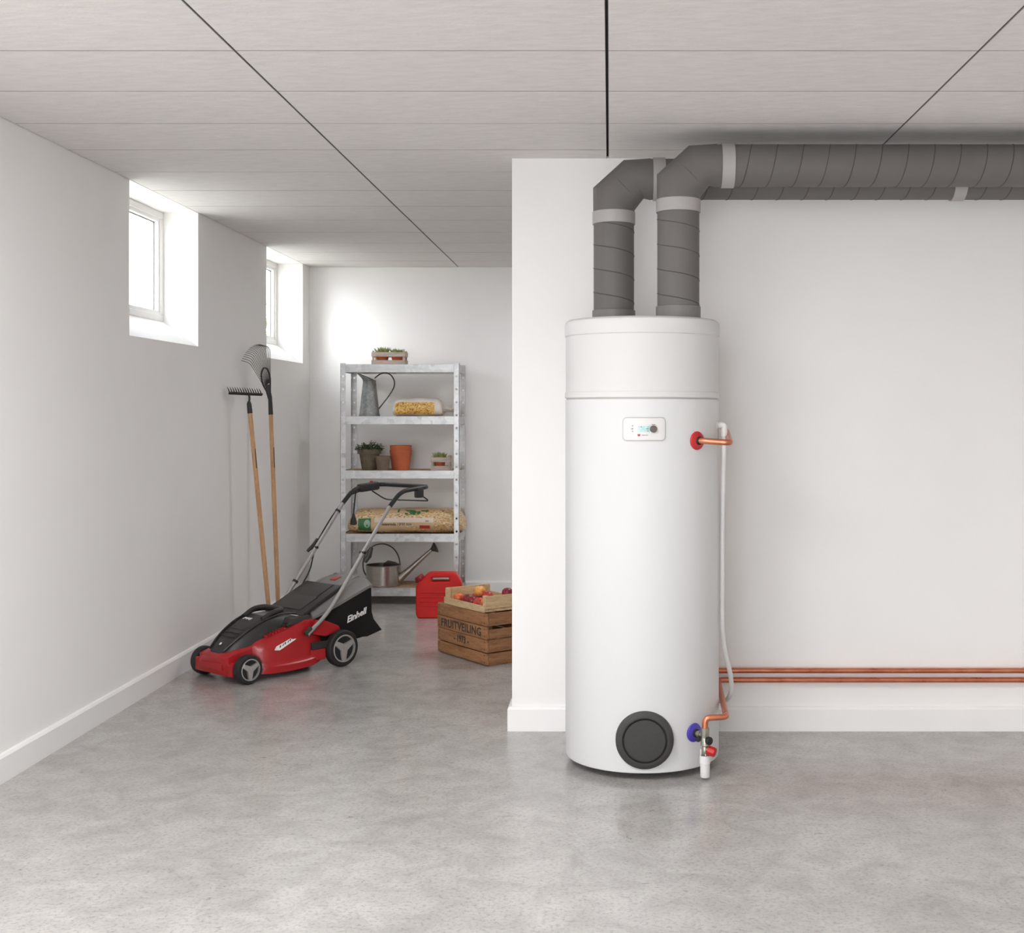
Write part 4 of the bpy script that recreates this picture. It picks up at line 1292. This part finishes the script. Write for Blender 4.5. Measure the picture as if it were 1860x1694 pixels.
# white name plate on the flank
def flank(x, z):
    # point on the bulging flank
    t_ = (z - 0.095) / (0.19 - 0.095)
    return Vector((x, -0.2035 + 0.016 * t_, z))
b = MB()
ol = [(0.165, 0.150), (0.180, 0.166), (0.292, 0.206), (0.312, 0.204), (0.300, 0.188), (0.190, 0.147)]
fr_ = [Vector((x, -0.2085 + 0.018 * (z - 0.14) / 0.06, z)) for x, z in ol]
b.rings([[q + Vector((0, 0.012, 0)) for q in fr_], fr_])
plate_o = b.build('name_plate', 'print_white', mow, 0)
for k in range(6):
    x = 0.194 + 0.0172 * k
    z = 0.1625 + 0.0061 * k
    yv = -0.2085 + 0.018 * (z - 0.14) / 0.06 - 0.0008
    bb = MB()
    q = [(-0.006, -0.006), (0.002, -0.0065), (0.0075, 0.0065), (0.0005, 0.007)] if k % 2 == 0 else [(-0.006, -0.0065), (0.006, -0.003), (0.0085, 0.0075), (0.004, 0.003)]
    bb.rings([[(x + a, yv + 0.003 + 0.3 * b2 * 0, z + b2 + a * 0.35) for a, b2 in q], [(x + a, yv, z + b2 + a * 0.35) for a, b2 in q]])
    bb.build('plate_mark', 'ink', plate_o, 0)
# discharge flap
fm = Matrix.Rotation(math.atan2(-(0.425 - 0.298), 0.645 - 0.375), 3, 'Y')
flap = MB().box((0.508, 0, 0.366), (0.30, 0.325, 0.022), fm, 0.008).build('discharge_flap', 'mower_black', mow)
MB().box((0.56, 0, 0.4035), (0.15, 0.20, 0.008), fm, 0.003).build('flap_panel', 'mower_dark', flap)
MB().box((0.45, 0, 0.3525), (0.13, 0.22, 0.008), fm, 0.003).build('flap_panel', 'mower_dark', flap)
MB().tube([(0.375, -0.168, 0.300), (0.375, 0.168, 0.300)], 0.012, 12).build('hinge_rod', 'mower_black', flap)
# grass bag
bag = loft([(0.44, [(0.150, 0.165), (0.160, 0.24), (0.158, 0.285), (0.140, 0.318), (0.08, 0.325)]),
            (0.52, [(0.165, 0.140), (0.178, 0.25), (0.176, 0.312), (0.150, 0.352), (0.08, 0.362)]),
            (0.64, [(0.175, 0.132), (0.184, 0.25), (0.182, 0.358), (0.152, 0.402), (0.08, 0.415)]),
            (0.74, [(0.178, 0.130), (0.184, 0.25), (0.182, 0.392), (0.150, 0.436), (0.08, 0.449)]),
            (0.815, [(0.178, 0.140), (0.178, 0.26), (0.176, 0.415), (0.140, 0.452), (0.08, 0.462)]),
            (0.840, [(0.176, 0.150), (0.172, 0.27), (0.168, 0.412), (0.130, 0.440), (0.08, 0.452)])], 'grass_bag', 'fabric', 30)
loft_l = [(0.435, 0.163, 0.288, 0.136, 0.326), (0.52, 0.181, 0.318, 0.148, 0.362), (0.64, 0.188, 0.363, 0.152, 0.415), (0.74, 0.188, 0.398, 0.150, 0.450), (0.815, 0.182, 0.421, 0.140, 0.466), (0.848, 0.172, 0.418, 0.125, 0.452)]
lid = loft([(x, [(w_, z - 0.016), (w_, z), (wt, zz - 0.006), (wt - 0.02, zz), (0.06, zz + 0.003)]) for x, w_, z, wt, zz in loft_l], 'bag_lid', 'mower_grey', 30)
MB().box((0.735, 0.02, 0.4525), (0.05, 0.05, 0.005), Matrix.Rotation(math.radians(-17), 3, 'Y'), 0.002).build('red_button', 'mower_red', lid)
MB().prism([(0.62, 0.415), (0.80, 0.472), (0.82, 0.462), (0.64, 0.402)], -0.105, -0.098, None, 0.002).build('lid_rib', 'mower_grey', lid, 0)
MB().prism([(0.62, 0.415), (0.80, 0.472), (0.82, 0.462), (0.64, 0.402)], 0.098, 0.105, None, 0.002).build('lid_rib', 'mower_grey', lid, 0)
# loose lower edge of the bag
b = MB()
rr0 = [(0.70, y, 0.140) for y in (-0.178, -0.09, 0, 0.09, 0.178)]
for s in (1,):
    r_a = [(0.826, y, 0.30) for y in (-0.176, -0.09, 0, 0.09, 0.176)]
    r_b = [(0.848, y, 0.225) for y in (-0.180, -0.09, 0, 0.09, 0.180)]
    r_c = [(0.905, y, 0.156) for y in (-0.184, -0.09, 0, 0.09, 0.184)]
    r_d = [(0.80, y, 0.132) for y in (-0.182, -0.09, 0, 0.09, 0.182)]
    b.rings([r_a, r_b, r_c, r_d, rr0], False, False)
    for i in (0, 4):
        vs = [b.bm.verts.new(r[i]) for r in (r_a, r_b, r_c, r_d, rr0)]
        b.bm.faces.new(vs)
b.build('bag_skirt', 'fabric', bag, 30)
text('lettering', 'Einhell', 0.050, 'print_white', bag, lambda x, y, z: (0.720 + x, -0.1862 - z, 0.262 + y + x * 0.28), 1.04, 0.14, 0.0014)
# wheels
def wheel(x, y, r, wth, side):
    wh = bpy.data.objects.new('wheel', None); COL.objects.link(wh)
    wh.parent = mow; wh.location = (x, y, r + 0.0005)
    m4 = align((0, side, 0))
    h = wth / 2
    MB().lathe([(r * 0.70, -h), (r * 0.93, -h), (r * 0.985, -h * 0.75), (r, -h * 0.3), (r, h * 0.3), (r * 0.985, h * 0.75), (r * 0.93, h), (r * 0.74, h), (r * 0.72, h * 0.7), (r * 0.1, h * 0.55)], 48, m4).build('tyre', 'rubber', wh)
    MB().lathe([(r * 0.745, h * 0.6), (r * 0.745, h + 0.002), (r * 0.68, h + 0.003), (r * 0.655, h * 0.6)], 48, m4, cap=False).build('rim_ring', 'wheel_silver', wh)
    b = MB()
    pts = []
    for k in range(3):
        a = 2 * PI * k / 3 + 0.5
        ro = r * 0.70
        for da, rr in ((-0.17, ro), (0.17, ro), (PI / 3, r * 0.24)):
            pts.append((rr * math.cos(a + da), rr * math.sin(a + da)))
    rg = [[m4 @ Vector((p_[0], p_[1], h * 0.45)) for p_ in pts], [m4 @ Vector((p_[0], p_[1], h + 0.001)) for p_ in pts], [m4 @ Vector((p_[0] * 0.95, p_[1] * 0.95, h + 0.003)) for p_ in pts]]
    b.rings(rg); b.build('spoke_star', 'wheel_silver', wh, 20)
    return wh
wheel(0.0, -0.195, 0.0755, 0.052, -1)
wheel(0.0, 0.195, 0.0755, 0.052, 1)
wheel(0.592, -0.212, 0.101, 0.052, -1)
wheel(0.592, 0.212, 0.101, 0.052, 1)
MB().tube([(0, -0.19, 0.0755), (0, 0.19, 0.0755)], 0.007, 10).build('axle', 'dark_steel', mow)
MB().tube([(0.592, -0.20, 0.101), (0.592, 0.20, 0.101)], 0.008, 10).build('axle', 'dark_steel', mow)
# handle
TRD = 0.0115
lows, ups = [], []
for s in (-1, 1):
    y = s * 0.213
    lows.append(MB().tube(fillet([(0.362, y, 0.206), (0.480, y, 0.292), (0.535, y, 0.350), (0.752, y, 0.622)], [0.06, 0.06], 5), TRD, 14).build('lower_tube', 'tube_silver', mow))
    MB().tube([(0.725, y - s * 0.002, 0.592), (0.945, y - s * 0.002, 0.868)], TRD - 0.0008, 14).build('upper_tube', 'tube_silver', mow)
    MB().box((0.372, y * 0.985, 0.222), (0.05, 0.026, 0.03), Matrix.Rotation(math.radians(-36), 3, 'Y'), 0.006).build('tube_bracket', 'mower_dark', mow)
    # quick clamp lever
    dirv = Vector((0.62, 0, 0.785)).normalized()
    c = Vector((0.745, y - 0.018, 0.605))
    if s < 0:
        MB().tube([c - dirv * 0.035 + Vector((0.018, 0, -0.014)), c + dirv * 0.0 + Vector((0.020, -0.006, -0.010)), c + dirv * 0.052 + Vector((0.012, 0, -0.006))], 0.013, 12, radii=[0.012, 0.016, 0.011]).build('clamp_lever', 'mower_black', mow)
    else:
        c = Vector((0.745, y + 0.020, 0.625))
        MB().tube([c - dirv * 0.050 + Vector((-0.008, 0.008, 0.008)), c, c + dirv * 0.045], 0.012, 12, radii=[0.009, 0.013, 0.010]).build('clamp_lever', 'mower_black', mow)
    MB().tube([(0.752 - 0.012, y - 0.022, 0.616), (0.752 - 0.012, y + 0.022, 0.616)], 0.008, 10).build('clamp_bolt', 'mower_black', mow)
y = 0.211
bar = [(0.940, -y, 0.862), (1.025, -y, 0.945), (1.215, -y, 0.962), (1.245, -y * 0.9, 0.962), (1.245, y * 0.9, 0.962), (1.215, y, 0.962), (1.025, y, 0.945), (0.940, y, 0.862)]
MB().tube(fillet(bar, [0.05, 0.02, 0.03, 0.03, 0.02, 0.05], 5), 0.0130, 14).build('handle_bar', 'tube_black', mow)
# switch box on the far arm, pivot block on the near arm, brake bail between them
MB().box((1.135, y, 0.951), (0.15, 0.046, 0.050), Matrix.Rotation(math.radians(-4), 3, 'Y'), 0.012).build('switch_box', 'mower_black', mow)
MB().tube([(1.16, y, 0.975), (1.16, y, 0.986)], 0.010, 12).build('switch_button', 'mower_red', mow)
MB().box((1.165, -y, 0.930), (0.05, 0.036, 0.058), None, 0.008).build('pivot_block', 'mower_black', mow)
MB().tube(fillet([(1.165, y, 0.925), (1.255, y * 0.92, 0.868), (1.262, -y * 0.92, 0.876), (1.165, -y, 0.925)], [0.04, 0.03], 5), 0.0042, 8).build('brake_bail', 'black_iron', mow)
# cables
cb_pts = [(1.08, y + 0.002, 0.93), (1.00, y + 0.02, 0.905), (0.93, y + 0.020, 0.845), (0.86, y + 0.024, 0.765), (0.765, y + 0.018, 0.645), (0.73, y + 0.005, 0.575), (0.68, y - 0.03, 0.49), (0.62, y - 0.04, 0.42), (0.555, y - 0.05, 0.345), (0.53, y - 0.07, 0.31)]
MB().tube(fillet(cb_pts, 0.05, 4), 0.0042, 8).build('cable', 'rubber', mow)
for q in ((0.905, 0.818), (0.600, 0.432)):
    dirv = Vector((0.62, 0, 0.785))
    MB().lathe([(TRD + 0.001, -0.006), (TRD + 0.005, -0.006), (TRD + 0.005, 0.006), (TRD + 0.001, 0.006)], 16, align(dirv, (q[0], 0.213, q[1]))).build('cable_clip', 'mower_black', mow)
plug = MB().tube([(1.045, y + 0.004, 0.940), (1.040, y + 0.006, 0.90), (1.030, y + 0.004, 0.84), (1.025, y + 0.004, 0.795)], 0.0042, 8).build('plug_lead', 'rubber', mow)
MB().lathe([(0.005, 0.0), (0.010, -0.02), (0.019, -0.045), (0.021, -0.066), (0.012, -0.072), (0.003, -0.072)], 16, Matrix.Translation((1.025, y + 0.004, 0.798))).build('plug', 'rubber', plug)
